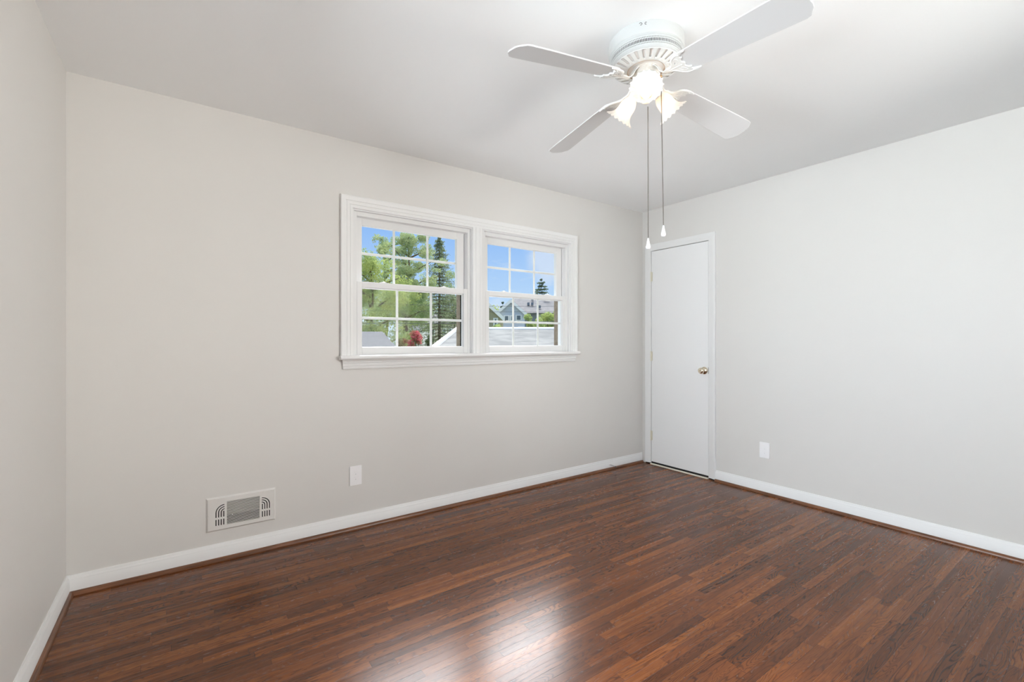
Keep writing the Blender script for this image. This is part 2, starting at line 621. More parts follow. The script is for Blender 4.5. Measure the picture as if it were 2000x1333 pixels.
DY0, DY1, DZ = -0.702, -0.1075, 2.045                # door opening in the right wall
b = MB()
b.box(ROOM_W, ROOM_W+WT, -ROOM_D-WT, DY0-0.012, 0, ROOM_H)
b.box(ROOM_W, ROOM_W+WT, DY1+0.012, 0, 0, ROOM_H)
b.box(ROOM_W, ROOM_W+WT, DY0-0.012, DY1+0.012, DZ+0.012, ROOM_H)
tag(b.build('wall_right', M['wall']), 'pale greige wall beside the narrow white door', 'wall', kind='structure')

b = MB()
b.box(0, RWX0, -ROOM_D-WT, -ROOM_D, 0, ROOM_H)
b.box(RWX1, ROOM_W, -ROOM_D-WT, -ROOM_D, 0, ROOM_H)
b.box(RWX0, RWX1, -ROOM_D-WT, -ROOM_D, 0, RWZ0)
b.box(RWX0, RWX1, -ROOM_D-WT, -ROOM_D, RWZ1, ROOM_H)
tag(b.build('wall_rear', M['wall']), 'greige wall facing the double window', 'wall', kind='structure')

b = MB()
b.box(-WT, ROOM_W+WT+0.5, -ROOM_D-WT, WT, -0.10, 0)
tag(b.build('floor', M['floor']), 'glossy dark stained oak strip floor', 'floor', kind='structure')
b = MB()
b.box(-WT, ROOM_W+WT, -ROOM_D-WT, WT, ROOM_H, ROOM_H+0.12)
tag(b.build('ceiling', M['ceiling']), 'smooth white painted ceiling carrying the fan', 'ceiling', kind='structure')
# closet behind the door
b = MB()
b.box(ROOM_W+WT+0.45, ROOM_W+WT+0.50, DY0-0.1, 0.05, 0, ROOM_H)
tag(b.build('wall_closet', M['dark']), 'dark closet wall behind the narrow door', 'wall', kind='structure')

# ------------------------------------------------------------------ baseboards and shoe mouldings
BB = [(0, 0), (0.0145, 0), (0.0145, 0.066), (0.0125, 0.0685), (0.0125, 0.0715), (0.0110, 0.0750), (0.0085, 0.0780), (0.0070, 0.0815),
      (0.0060, 0.0870), (0.0045, 0.0895), (0, 0.0900)]
SH = [(0.0145, 0)] + [(0.0145 + 0.0155*math.cos(a), 0.0185*math.sin(a)) for a in [PI/2*i/6 for i in range(7)]]


def run(prof, axis, a0, a1, wallpos, sgn, m0=0, m1=0):
    """A moulding along a wall. axis 'x' or 'y'; sgn: direction from the wall into the room; m0/m1: mitre the ends."""
    rings = []
    for a, mm in ((a0, m0), (a1, -m1)):
        ring = []
        for t_, z in prof:
            q = a + mm*t_
            ring.append((q, wallpos + sgn*t_, z) if axis == 'x' else (wallpos + sgn*t_, q, z))
        rings.append(ring)
    return MB().loops(rings)


DCO = -0.770   # outer edge of the door casing
lab = 'white baseboard with moulded top edge along the '
tag(run(BB, 'x', 0, ROOM_W, 0, -1, 1, 1).build('baseboard_back', M['trim'], smooth=40), lab+'wall under the window', 'baseboard', kind='structure')
tag(run(BB, 'y', 0, -ROOM_D, 0, 1, -1, -1).build('baseboard_left', M['trim'], smooth=40), lab+'side wall near the floor vent', 'baseboard', kind='structure')
tag(run(BB, 'y', DCO, -ROOM_D, ROOM_W, -1, 0, -1).build('baseboard_right', M['trim'], smooth=40), lab+'wall beside the door', 'baseboard', kind='structure')
tag(run(BB, 'x', 0, ROOM_W, -ROOM_D, 1, 1, 1).build('baseboard_rear', M['trim'], smooth=40), lab+'wall facing the window', 'baseboard', kind='structure')
lab = 'brown stained quarter round strip at the foot of the '
tag(run(SH, 'x', 0, ROOM_W-0.018, 0, -1, 1, 0).build('trim_1', M['shoe_x'], smooth=40), lab+'wall under the window', 'shoe moulding', kind='structure')
tag(run(SH, 'y', 0, -ROOM_D, 0, 1, -1, -1).build('trim_2', M['shoe_y'], smooth=40), lab+'short side wall', 'shoe moulding', kind='structure')
tag(run(SH, 'y', DCO-0.001, -ROOM_D, ROOM_W, -1, 0, -1).build('trim_3', M['shoe_y'], smooth=40), lab+'wall beside the door', 'shoe moulding', kind='structure')

# ------------------------------------------------------------------ window trim
# casing profile: u measured from the inner edge outwards, w = thickness out of the wall
CW = 0.078
CP = [(0, 0), (0, 0.010), (0.003, 0.0125), (0.016, 0.0135), (0.018, 0.0110), (0.021, 0.0110), (0.023, 0.0140), (0.038, 0.0160),
      (0.040, 0.0140), (0.044, 0.0140), (0.047, 0.0175), (0.060, 0.0190), (0.064, 0.0215), (0.074, 0.0215), (0.078, 0.0180), (0.078, 0)]


def frame_back(a, c, w_):
    return (a, -w_, c)


ZST = 1.092                                           # top of the stool
cas = MB()
path = [(3.155, ZST), (3.155, 2.020), (1.312, 2.020), (1.312, ZST)]


def scale_u(prof, s):
    return [(u*s, w_) for u, w_ in prof]


cas.sweep(path, [(-u, w_) for u, w_ in scale_u(CP, 0.97)], frame_back)
o = cas.build('trim_4', M['trim'], smooth=35)
tag(o, 'white profiled casing around the double window', 'window casing', kind='structure')
mp_ = [(0, 0), (0, 0.011), (0.003, 0.0135), (0.018, 0.0145), (0.020, 0.0120), (0.024, 0.0120), (0.026, 0.0160), (0.054, 0.0160),
       (0.056, 0.0120), (0.060, 0.0120), (0.062, 0.0145), (0.077, 0.0135), (0.080, 0.011), (0.080, 0)]
ml = MB()
ml.loops([[(2.183+u, -w_, z) for u, w_ in mp_] for z in (ZST, 2.024)])
tag(ml.build('trim_5', M['trim'], smooth=35), 'white upright casing strip between the two window units', 'window casing', kind='structure')

# stool with rounded nose and the apron below it
st = MB()
prof = [(0.02, 1.066), (-0.036, 1.066), (-0.040, 1.0675), (-0.0435, 1.071), (-0.0450, 1.079), (-0.0435, 1.087), (-0.040, 1.0905), (-0.036, ZST), (0.02, ZST)]
st.loops([[(x, y, z) for y, z in prof] for x in (1.230, 3.240)])
tag(st.build('trim_6', M['trim'], smooth=35), 'white window stool with rounded nose under both units', 'window sill', kind='structure')
ap = MB()
AP = [(0.0, 1.007), (0.010, 1.007), (0.012, 1.011), (0.012, 1.020), (0.010, 1.022), (0.014, 1.026), (0.016, 1.040), (0.013, 1.043), (0.018, 1.046),
      (0.020, 1.056), (0.026, 1.060), (0.028, 1.066), (0.0, 1.066)]
rings = []
for side in (0, 1):
    ring = []
    for t_, z in AP:
        if side == 0:
            ring.append((1.250 - max(0, t_-0.010)*0.3, -t_, z))
        else:
            ring.append((3.210 + max(0, t_-0.010)*0.9, -t_, z))
    rings.append(ring)
ap.loops(rings)
tag(ap.build('trim_7', M['trim'], smooth=35), 'white ribbed apron moulding beneath the window stool', 'window apron', kind='structure')


# ------------------------------------------------------------------ window units
def frame_box(mb, x0, x1, z0, z1, l, r_, bt, tp, y0, y1):
    """A rectangular frame with the given member widths, between depths y0 and y1."""
    mb.box(x0, x0+l, y0, y1, z0, z1)
    mb.box(x1-r_, x1, y0, y1, z0, z1)
    mb.box(x0+l, x1-r_, y0, y1, z0, z0+bt)
    mb.box(x0+l, x1-r_, y0, y1, z1-tp, z1)


def unit(name, label, xo, ox):
    root = empty(name, (xo, 0, 0))
    tag(root, label, 'window', kind='structure')
    f = MB()
    # master frame: stepped jambs and head
    frame_box(f, 1.292, 2.188, 1.075, 2.034, 0.030, 0.010, 0.017, 0.022, 0.000, 0.145)
    frame_box(f, 1.322, 2.178, 1.075, 2.012, 0.024, 0.020, 0.018, 0.028, 0.022, 0.120)
    frame_box(f, 1.340, 2.160, 1.075, 1.990, 0.008, 0.006, 0.020, 0.008, 0.060, 0.110)
    f.build('window_frame', M['vinyl'], root, bevel=0.0015)
    # lower sash (room side)
    s = MB()
    x0, x1 = 1.347, 2.158
    gx0, gx1, gz0, gz1 = 1.384, 2.121, 1.145, 1.526
    frame_box(s, x0, x1, 1.094, 1.566, gx0-x0-0.004, x1-gx1-0.004, 0.047, 0.036, 0.024, 0.056)
    frame_box(s, x0+0.012, x1-0.012, 1.100, 1.560, gx0-x0-0.012, x1-gx1-0.012, 0.045, 0.034, 0.036, 0.054)
    ls = s.build('lower_sash', M['vinyl'], root, bevel=0.0015)
    g_ = MB()
    g_.box(gx0-0.003, gx1+0.003, 0.0445, 0.0455, gz0-0.003, gz1+0.003)
    g_.build('glass_pane', M['glass'], ls)
    m_ = MB()
    gw = 0.0085
    for k in (1, 2):
        xc = gx0 + (gx1-gx0)*(0.325, 0.665)[k-1]
        m_.box(xc-gw, xc+gw, 0.0475, 0.0525, gz0, gz1)
    zc = 1.333
    m_.box(gx0, gx1, 0.0470, 0.0530, zc-gw, zc+gw)
    m_.build('muntin_grid', M['vinyl'], ls, bevel=0.001)
    # upper sash (outer track)
    s = MB()
    x0, x1 = 1.352, 2.148
    hx0, hx1, hz0, hz1 = 1.391, 2.090, 1.560, 1.936
    frame_box(s, x0, x1, 1.528, 1.982, hx0-x0, x1-hx1, 0.030, 0.046, 0.064, 0.096)
    us = s.build('upper_sash', M['vinyl'], root, bevel=0.0015)
    g_ = MB()
    g_.box(hx0-0.003, hx1+0.003, 0.0795, 0.0805, hz0-0.003, hz1+0.003)
    g_.build('glass_pane', M['glass'], us)
    m_ = MB()
    for k in (1, 2):
        xc = hx0 + (hx1-hx0)*(0.320, 0.675)[k-1]
        m_.box(xc-gw, xc+gw, 0.0825, 0.0875, hz0, hz1)
    m_.box(hx0, hx1, 0.0820, 0.0880, 1.757-gw, 1.757+gw)
    m_.build('muntin_grid', M['vinyl'], us, bevel=0.001)
    # tilt latches and cam locks lying on the meeting rail
    for xc in (1.530, 1.975):
        k = MB()
        k.box(xc-0.030, xc+0.030, 0.030, 0.056, 1.566, 1.570)
        k.box(xc-0.016, xc+0.014, 0.036, 0.060, 1.569, 1.574)
        k.lathe([(0.010, 0), (0.010, 0.006), (0.006, 0.008)], 14, Matrix.Translation((xc, 0.047, 1.569)))
        k.build('sash_lock', M['vinyl'], root, smooth=35)
    # outside casing and dark screen channel
    ex = MB()
    ex.box(ox, ox+0.014, 0.188, 0.255, 1.05, 2.06)
    ex.box(1.302, 1.316, 0.150, 0.255, 1.05, 2.06)
    ex.box(1.302, ox+0.014, 0.150, 0.255, 2.036, 2.060)
    ex.box(1.302, ox+0.014, 0.150, 0.280, 1.040, 1.068)
    ex.build('outer_casing', M['reveal_tan'], root)
    sc_ = MB()
    sc_.box(ox-0.004, ox+0.001, 0.146, 0.188, 1.070, 2.030)
    sc_.box(1.316, 1.320, 0.146, 0.188, 1.070, 2.030)
    sc_.build('screen_channel', M['screen_black'], root)
    return root


unit('window_1', 'white vinyl double hung window unit showing the green trees', 0, 2.190)
unit('window_2', 'white vinyl double hung window unit showing the grey house', 0.967, 2.228)

# window of the left wall, beyond the frame: it lights the room
root = empty('window_3', (0, 0, 0))
tag(root, 'white framed window of the side wall', 'window', kind='structure')
f = MB()


def side_frame(mb, y0, y1, z0, z1, wv, x0, x1):
    mb.box(x0, x1, y0, y0+wv, z0, z1)
    mb.box(x0, x1, y1-wv, y1, z0, z1)
    mb.box(x0, x1, y0+wv, y1-wv, z0, z0+wv)
    mb.box(x0, x1, y0+wv, y1-wv, z1-wv, z1)


side_frame(f, SWY0, SWY1, SWZ0, SWZ1, 0.04, -0.12, 0.0)
ym = (SWY0+SWY1)/2
f.box(-0.11, -0.02, ym-0.05, ym+0.05, SWZ0, SWZ1)
f.box(-0.08, -0.04, SWY0, SWY1, 1.535, 1.575)
side_frame(f, SWY0-0.07, SWY1+0.07, SWZ0-0.07, SWZ1+0.07, 0.072, 0.0, 0.020)
f.build('window_frame', M['vinyl'], root, bevel=0.002)
g_ = MB()
g_.box(-0.0605, -0.0595, SWY0+0.04, SWY1-0.04, SWZ0+0.04, SWZ1-0.04)
g_.build('glass_pane', M['glass'], root)

# unseen window added for fill light, in the wall facing the double window
root = empty('rear_fill_window', (0, -ROOM_D, 0))
tag(root, 'added white framed fill light window facing the double window', 'window', kind='structure')
f = MB()
frame_box(f, RWX0, RWX1, RWZ0, RWZ1, 0.04, 0.04, 0.04, 0.04, -0.12, 0.0)
f.box((RWX0+RWX1)/2-0.05, (RWX0+RWX1)/2+0.05, -0.11, -0.02, RWZ0, RWZ1)
f.box(RWX0, RWX1, -0.08, -0.04, 1.48, 1.52)
frame_box(f, RWX0-0.07, RWX1+0.07, RWZ0-0.07, RWZ1+0.07, 0.072, 0.072, 0.072, 0.072, 0.0, 0.020)
f.build('window_frame', M['vinyl'], root, bevel=0.002)
g_ = MB()
g_.box(RWX0+0.04, RWX1-0.04, -0.0605, -0.0595, RWZ0+0.04, RWZ1-0.04)
g_.build('glass_pane', M['glass'], root)

# ------------------------------------------------------------------ door
dr = empty('door_1', (ROOM_W, (DY0+DY1)/2, 0))
tag(dr, 'narrow flush white closet door with brass knob', 'door', kind='structure')
dyc = (DY0+DY1)/2
d = MB()
d.box(0.000, 0.035, DY0+0.003-dyc, DY1-0.003-dyc, 0.024, DZ-0.004)
leaf = d.build('door_leaf', M['door'], dr, bevel=0.001)
j = MB()                                             # jambs
j.box(-0.002, 0.12, DY0-0.012-dyc, DY0-dyc, 0, DZ+0.012)
j.box(-0.002, 0.12, DY1-dyc, DY1+0.012-dyc, 0, DZ+0.012)
j.box(-0.002, 0.12, DY0-dyc, DY1-dyc, DZ, DZ+0.012)
j.box(0.036, 0.048, DY0-dyc, DY0+0.012-dyc, 0, DZ)
j.box(0.036, 0.048, DY1-0.012-dyc, DY1-dyc, 0, DZ)
j.box(0.036, 0.048, DY0-dyc, DY1-dyc, DZ-0.012, DZ)
j.build('door_jamb', M['trim'], dr)
th = MB()
th.loops([[(x, y_, z) for x, z in ((-0.020, 0), (-0.020, 0.004), (-0.015, 0.008), (-0.002, 0.008), (-0.002, 0))] for y_ in (DY0-dyc, DY1-dyc)])
th.build('threshold', M['threshold'], dr)
vd = MB()
vd.box(0.000, 0.034, DY0-dyc, DY1-dyc, 0, 0.0225)
vd.build('gap_shade', M['dark'], dr)  # solid dark box painting the shade in the gap under the door
# knob: rosette, neck and ball
kn = empty('door_knob', (0, 0, 0))
kn.parent = leaf
KM = Matrix.Translation((0, -0.662-dyc, 0.926)) @ Matrix.Rotation(R(-90), 4, 'Y')
k = MB()
k.lathe([(0.0, 0.0), (0.0325, 0.0), (0.0330, 0.003), (0.0300, 0.008), (0.0180, 0.012), (0.0125, 0.015), (0.0115, 0.024), (0.0150, 0.030),
         (0.0235, 0.036), (0.0270, 0.045), (0.0262, 0.054), (0.0210, 0.061), (0.0120, 0.0645), (0.0090, 0.0635), (0.0070, 0.0640), (0.0, 0.0642)], 32, KM)
bpy.data.objects.remove(kn)
kn = k.build('door_knob', M['brass'], leaf, smooth=50)
kb = MB()
kb.lathe([(0.0, 0.0640), (0.0035, 0.0645), (0.0025, 0.0655), (0.0, 0.0660)], 12, KM)
kb.build('release_pinhole', M['dark'], kn)
sp_ = MB()
sp_.box(-0.0035, 0.0, DY0-0.004-dyc, DY0+0.0035-dyc, 0.900, 0.955)
sp_.build('latch_plate', M['steel'], dr)
for zc in (1.799, 1.036, 0.273):
    h = MB()
    ys = DY1-dyc
    for q in range(5):
        h.lathe([(0.0058, zc-0.044+q*0.0178), (0.0058, zc-0.044+q*0.0178+0.0168)], 12, Matrix.Translation((-0.0065, ys+0.001, 0)))
    h.ball((-0.0065, ys+0.001, zc+0.047), 0.0045)
    h.ball((-0.0065, ys+0.001, zc-0.047), 0.0045)
    h.box(-0.0035, 0.0, ys-0.014, ys-0.002, zc-0.044, zc+0.044)
    h.build('hinge', M['dullbrass'], dr, smooth=40)
# door casing
DC = [(0, 0), (0, 0.009), (0.004, 0.0115), (0.030, 0.0135), (0.036, 0.0160), (0.052, 0.0180), (0.058, 0.0175), (0.061, 0.0150), (0.061, 0)]
dc = MB()


def frame_right(a, c, w_):
    return (ROOM_W - w_, a, c)


dc.sweep([(DY1+0.002, 0.012), (DY1+0.002, DZ+0.001), (DY0-0.007, DZ+0.001), (DY0-0.007, 0.012)], [(-u, w_) for u, w_ in DC], frame_right)
tag(dc.build('trim_8', M['trim'], smooth=35), 'white moulded casing around the narrow door', 'door casing', kind='structure')
gp = MB()  # dark blocks painting the shade under the raised casing feet
gp.box(ROOM_W-0.008, ROOM_W, DCO+0.004, DY0-0.007, 0, 0.012)
gp.box(ROOM_W-0.008, ROOM_W, DY1+0.002, DY1+0.060, 0, 0.012)
tag(gp.build('casing_gap_shade', M['dark']), 'dark strip painted as shade under the feet of the door casing', 'gap', kind='structure')


# ------------------------------------------------------------------ outlets
def rounded(cx, cy, hw, hh, r_, n=4):
    pts = []
    for sx, sy, a in ((1, 1, 0), (-1, 1, 90), (-1, -1, 180), (1, -1, 270)):
        pts += arc(cx+sx*(hw-r_), cy+sy*(hh-r_), r_, a, a+90, n)
    return pts


def outlet(loc, rz, label):
    """Local frame: x across, z up, -y into the room."""
    root = empty('wall_outlet', loc, rz)
    tag(root, label, 'outlet', 'duplex outlets low on the walls')
    TM = Matrix.Rotation(R(90), 4, 'X')              # (a,b,z) -> (a,-z,b)
    ph_ = []
    for s_ in (1, -1):
        zc = s_*0.0165
        ph_ += [slot2(-0.0078, -0.0050, zc-0.0008, zc+0.0088), slot2(0.0050, 0.0078, zc+0.0002, zc+0.0083), arc(0, zc-0.0075, 0.0031, 0, 324, 9)]
    outline('cover_plate', [rounded(0, 0, 0.0362, 0.0592, 0.003)]+ph_, 0.0030, M['plate'], root, 0.0012,
            Matrix.Translation((0, -0.0032, 0)) @ TM)
    for s_ in (1, -1):
        zc = s_*0.0165
        face = [(-0.0155, zc-0.009)] + [(-0.0155, zc+0.009)] + arc(0, zc-0.002, 0.0178, 140, 40, 6) + [(0.0155, zc+0.009), (0.0155, zc-0.009)] + arc(0, zc+0.002, 0.0178, -40, -140, 6)
        hol = [slot2(-0.0075, -0.0052, zc-0.0005, zc+0.0085), slot2(0.0052, 0.0075, zc+0.0005, zc+0.0080),
               arc(0, zc-0.0075, 0.0028, 0, 324, 9)]
        outline('receptacle', [face]+hol, 0.0012, M['plate'], root, 0, Matrix.Translation((0, -0.0052, 0)) @ TM)
    bk = MB()
    bk.box(-0.0171, 0.0171, -0.0016, -0.0004, -0.0338, 0.0338)
    bk.build('slot_shade_back', M['slot_shade'], root)  # dark backing that paints the shade inside the slots
    s = MB()
    s.lathe([(0.0, 0.0), (0.0030, 0.0), (0.0026, 0.0010), (0.0, 0.0012)], 12, Matrix.Translation((0, -0.0048, 0)) @ Matrix.Rotation(R(90), 4, 'X'))
    s.build('screw', M['plate'], root, smooth=40)
    return root


outlet((1.331, 0, 0.333), 0, 'white duplex wall outlet between the floor register and the window, under the sill')
outlet((ROOM_W, -1.171, 0.336), R(-90), 'white duplex wall outlet on the pale wall beside the closet door')

# ------------------------------------------------------------------ wall register
VX0, VX1, VZ0, VZ1 = 0.542, 0.8755, 0.158, 0.341
rg = empty('wall_register', ((VX0+VX1)/2, 0, VZ0))
tag(rg, 'greige steel air register with louvres and curved corner slots, low on the wall', 'air vent')
VW, VH = VX1-VX0, VZ1-VZ0


def U(u):
    return (u-0.5)*VW


def Vv(v):
    return (1-v)*VH


holes = []
LU0, LU1, LV0, LV1 = 0.285, 0.755, 0.165, 0.845
holes.append(slot2(U(LU0), U(LU1), Vv(LV1), Vv(LV0)))
sw = 0.0024
for sgn, uc in ((-1, 0.255), (1, 0.785)):
    cx = U(uc)
    for i in range(4):
        off = 0.0045 + i*0.0118
        xs_ = cx + sgn*off
        # short lower bars
        holes.append(slot2(min(xs_-sw, xs_+sw), max(xs_-sw, xs_+sw), Vv(0.835), Vv(0.655)))
        # upper bars that bend over at the top
        zt0 = Vv(0.60)
        rad = off
        zc = Vv(0.47) + 0.002
        if i == 0:
            holes.append(slot2(xs_-sw, xs_+sw, zt0, zc+0.006))
        else:
            ex = cx + sgn*0.002
            a0, a1 = (180, 92) if sgn < 0 else (0, 88)
            outer = arc(cx, zc, rad*1.0+sw, a0, a1, 10)
            inner = arc(cx, zc, rad*1.0-sw, a1, a0, 10)
            pts = [(cx+sgn*(rad+sw), zt0)] + outer + inner + [(cx+sgn*(rad-sw), zt0)]
            holes.append(pts)
outer = slot2(U(0), U(1), 0, VH)
TMv = Matrix.Translation((0, -0.0085, 0)) @ Matrix.Rotation(R(90), 4, 'X')
face = outline('face_plate', [rounded(0, VH/2, VW/2-0.008, VH/2-0.008, 0.002)]+holes, 0.0016, M['grille'], rg, 0, TMv)
fl = MB()                                            # bevelled rim returning to the wall
a_, b_ = VW/2, VH/2
rim = []
for (dx, yy) in ((0.0085, -0.0080), (0.0085, -0.0093), (0.0078, -0.0093), (0.0, -0.0010), (0.0, 0.0)):
    rim.append([(-a_+dx, yy, dx), (a_-dx, yy, dx), (a_-dx, yy, VH-dx), (-a_+dx, yy, VH-dx)])
fl.loops(rim, True, False, False)
fl.build('rim', M['grille'], rg)
dk = MB()
dk.box(U(0.06), U(0.94), -0.0010, -0.0004, Vv(0.90), Vv(0.10))
dk.build('duct_shade', M['dark'], rg)  # flat dark sheet on the wall, painted shade behind the slots
dk = MB()
dk.box(U(LU0)+0.001, U(LU1)-0.001, -0.0022, -0.0011, Vv(0.585), Vv(LV0)-0.001)
dk.build('damper_plate', M['damper'], rg)
NS = 18
for i in range(NS):
    zc = Vv(LV1) + (Vv(LV0)-Vv(LV1))*(i+0.5)/NS
    sl = MB()
    tl = 0.0016
    tilt = 0.0016
    sl.loops([[(x, -0.0092, zc-0.0011), (x, -0.0092, zc+0.0009), (x, -0.0092+tl+0.003, zc+0.0012), (x, -0.0092+tl+0.003, zc+0.0004)]
              for x in (U(LU0)-0.001, U(LU1)+0.001)])
    sl.build('louvre', M['grille'], rg)
for u in (0.035, 0.962):
    s = MB()
    s.lathe([(0.0, 0.0), (0.0034, 0.0), (0.0030, 0.0012), (0.0, 0.0018)], 14, Matrix.Translation((U(u), -0.0092, VH*0.5)) @ Matrix.Rotation(R(90), 4, 'X'))
    s.build('screw', M['grille'], rg, smooth=40)
lv = MB()
lv.box(U(0.355), U(0.366), -0.0150, -0.0085, Vv(0.585), Vv(0.565))
lv.build('damper_lever', M['plate'], rg, bevel=0.0006)
lv = MB()
lv.box(U(0.765), U(0.778), -0.0125, -0.0085, Vv(0.235), Vv(0.190))
lv.build('damper_tab', M['plate'], rg, bevel=0.0006)

# ------------------------------------------------------------------ door stop
ds = empty('door_stop', (3.634, -0.0145, 0.045))
tag(ds, 'small spring door stop with rubber tip on the baseboard near the corner', 'door stop')
s = MB()
s.lathe([(0.0, 0), (0.008, 0), (0.008, 0.003), (0.004, 0.006), (0, 0.006)], 14, Matrix.Rotation(R(90), 4, 'X'))
s.build('base', M['plate'], ds, smooth=40)
pts = []
for i in range(0, 14*10+1):
    a = 2*PI*i/10
    t_ = i/140
    pts.append((0.0036*math.cos(a), -0.005-0.062*t_, 0.0036*math.sin(a) - 0.004*t_*t_))
MB().tube(pts, 0.0011, 5).build('spring', M['steel'], ds, smooth=60)
s = MB()
s.lathe([(0.0, 0), (0.0060, 0), (0.0072, 0.003), (0.0072, 0.010), (0.0050, 0.013), (0, 0.0135)], 14,
        Matrix.Translation((0, -0.066, -0.004)) @ Matrix.Rotation(R(90), 4, 'X'))
s.build('tip', mat('dark_grey_rubber', (0.12, 0.12, 0.12), 0.6), ds, smooth=40)

# ------------------------------------------------------------------ ceiling fan
FX, FY = 2.036, -1.692
fan = empty('ceiling_fan', (FX, FY, ROOM_H))
tag(fan, 'white hugger ceiling fan with four blades and lit tulip shades', 'ceiling fan')
Z = lambda z: z - ROOM_H                              # heights given in room coordinates
h = MB()
h.lathe([(0.0, Z(2.440)), (0.151, Z(2.440)), (0.153, Z(2.436)), (0.153, Z(2.400)), (0.1525, Z(2.395)), (0.1505, Z(2.3915)), (0.1490, Z(2.3905)), (0.1490, Z(2.3880)),
         (0.1495, Z(2.3870)), (0.1490, Z(2.3850)), (0.1450, Z(2.3848)), (0.0, Z(2.3848))], 96)
hs = h.build('motor_housing', M['drum'], fan, smooth=40)


def pierced(rows, ncol, place, hole):
    """A sheet of quads, rows x ncol around, leaving out cells where hole(row, col)."""
    mb = MB()
    for r_ in range(len(rows)):
        for c in range(ncol):
            mb.v.append(tuple(place(rows[r_], 2*PI*c/ncol)))
    for r_ in range(len(rows)-1):
        for c in range(ncol):
            if hole(r_, c):
                continue
            c2 = (c+1) % ncol
            mb.f.append((r_*ncol+c, r_*ncol+c2, (r_+1)*ncol+c2, (r_+1)*ncol+c))
    return mb


zr = [2.3850, 2.3765, 2.3740, 2.3705, 2.3600, 2.3565, 2.3540, 2.3450]
band_r = lambda z: 0.1400 + (z-2.345)*0.225
mb = pierced(zr, 304, lambda z, a: (band_r(z)*math.cos(a), band_r(z)*math.sin(a), Z(z)),
             lambda r_, c: (r_ in (1, 5) and c % 2 == 0) or (r_ == 3 and c % 2 == 1))
vb = mb.build('vent_band', M['drum'], fan, smooth=60, fix=False)
sol = vb.modifiers.new('solid', 'SOLIDIFY')
sol.thickness = 0.0012
MB().lathe([(0.141, Z(2.384)), (0.134, Z(2.350)), (0.130, Z(2.348)), (0.0, Z(2.348))], 64).build('band_inside', M['dark'], vb)
# lower dish: rolled edge, then a pierced sloping ring
dish = MB()
dish.lathe([(0.1402, Z(2.3460)), (0.1415, Z(2.3445)), (0.1412, Z(2.3420)), (0.1390, Z(2.3400)), (0.1360, Z(2.3392)), (0.1350, Z(2.3410)),
            (0.1375, Z(2.3440)), (0.1385, Z(2.3460))], 96, closed=True)
dsh = dish.build('dish_rim', M['drum'], fan, smooth=40)
dr_ = [(0.1365, 2.3395), (0.1310, 2.3380), (0.1210, 2.3350), (0.1110, 2.3320), (0.1010, 2.3290), (0.0950, 2.3272), (0.0800, 2.3250), (0.0770, 2.3255), (0.0765, 2.3280)]
ncol = 26*6
mb = pierced(dr_, ncol, lambda p, a: (p[0]*math.cos(a), p[0]*math.sin(a), Z(p[1])),
             lambda r_, c: 1 <= r_ <= 4 and c % 6 in (2, 3))
sd_ = mb.build('slotted_dish', M['fan'], fan, smooth=60, fix=False)
sol = sd_.modifiers.new('solid', 'SOLIDIFY')
sol.thickness = 0.0014
M['inner'] = mat('dish_liner', (0.78, 0.75, 0.73), 0.6)
MB().lathe([(0.1360, Z(2.3416)), (0.1310, Z(2.3402)), (0.1210, Z(2.3372)), (0.1010, Z(2.3312)), (0.0950, Z(2.3294)), (0.0790, Z(2.3277))], 64).build('dish_liner', M['inner'], sd_, fix=False)
# flywheel inside the opening and the stem of the motor
fw = MB()
fw.lathe([(0.0, Z(2.335)), (0.0520, Z(2.335)), (0.0535, Z(2.332)), (0.0535, Z(2.305)), (0.0560, Z(2.3035)), (0.0560, Z(2.2985)), (0.0520, Z(2.297)), (0.0, Z(2.297))], 64)
fwo = fw.build('flywheel', M['wheel'], fan, smooth=40)
cp = MB()
cp.lathe([(0.0745, Z(2.331)), (0.0765, Z(2.331)), (0.0765, Z(2.3245)), (0.0745, Z(2.3245))], 64, closed=True)
cp.build('opening_ring', M['copper'], fan, smooth=40)
# switch housing
swh = MB()
swh.lathe([(0.0, Z(2.300)), (0.0500, Z(2.300)), (0.0540, Z(2.297)), (0.0560, Z(2.290)), (0.0560, Z(2.262)), (0.0530, Z(2.256)), (0.0450, Z(2.251)),
           (0.0440, Z(2.243)), (0.0420, Z(2.232)), (0.0340, Z(2.222)), (0.0200, Z(2.217)), (0.0, Z(2.216))], 64)
swo = swh.build('switch_housing', M['fan'], fan, smooth=40)
fi = MB()
fi.lathe([(0.0, Z(2.217)), (0.007, Z(2.217)), (0.008, Z(2.212)), (0.006, Z(2.206)), (0.0, Z(2.203))], 20)
fi.build('finial', M['fan'], swo, smooth=40)

# blades
BR0, BR1 = 0.185, 0.655
PITCH = R(-13)
DROOP = R(6.4)
BZ = 2.2800                                           # height of the drooping blade axis at the hub
BLADE_ANG = [174.5, 84.5, -5.5, -95.5]


def blade_outline():
    pts = []
    hw0, hw1 = 0.052, 0.068
    pts += [(BR0, -hw0*0.80), (BR0+0.012, -hw0)]
    for t_ in (0.25, 0.5, 0.75, 0.92):
        pts.append((BR0+(BR1-BR0)*t_, -(hw0+(hw1-hw0)*min(1, t_*1.15))))
    pts += [(BR1-0.040, -hw1), (BR1-0.024, -hw1*0.93), (BR1-0.004, -hw1*0.52), (BR1, -hw1*0.30), (BR1, hw1*0.30), (BR1-0.004, hw1*0.52), (BR1-0.024, hw1*0.93), (BR1-0.040, hw1)]
    for t_ in (0.92, 0.75, 0.5, 0.25):
        pts.append((BR0+(BR1-BR0)*t_, (hw0+(hw1-hw0)*min(1, t_*1.15))))
    pts += [(BR0+0.012, hw0), (BR0, hw0*0.80)]
    return pts


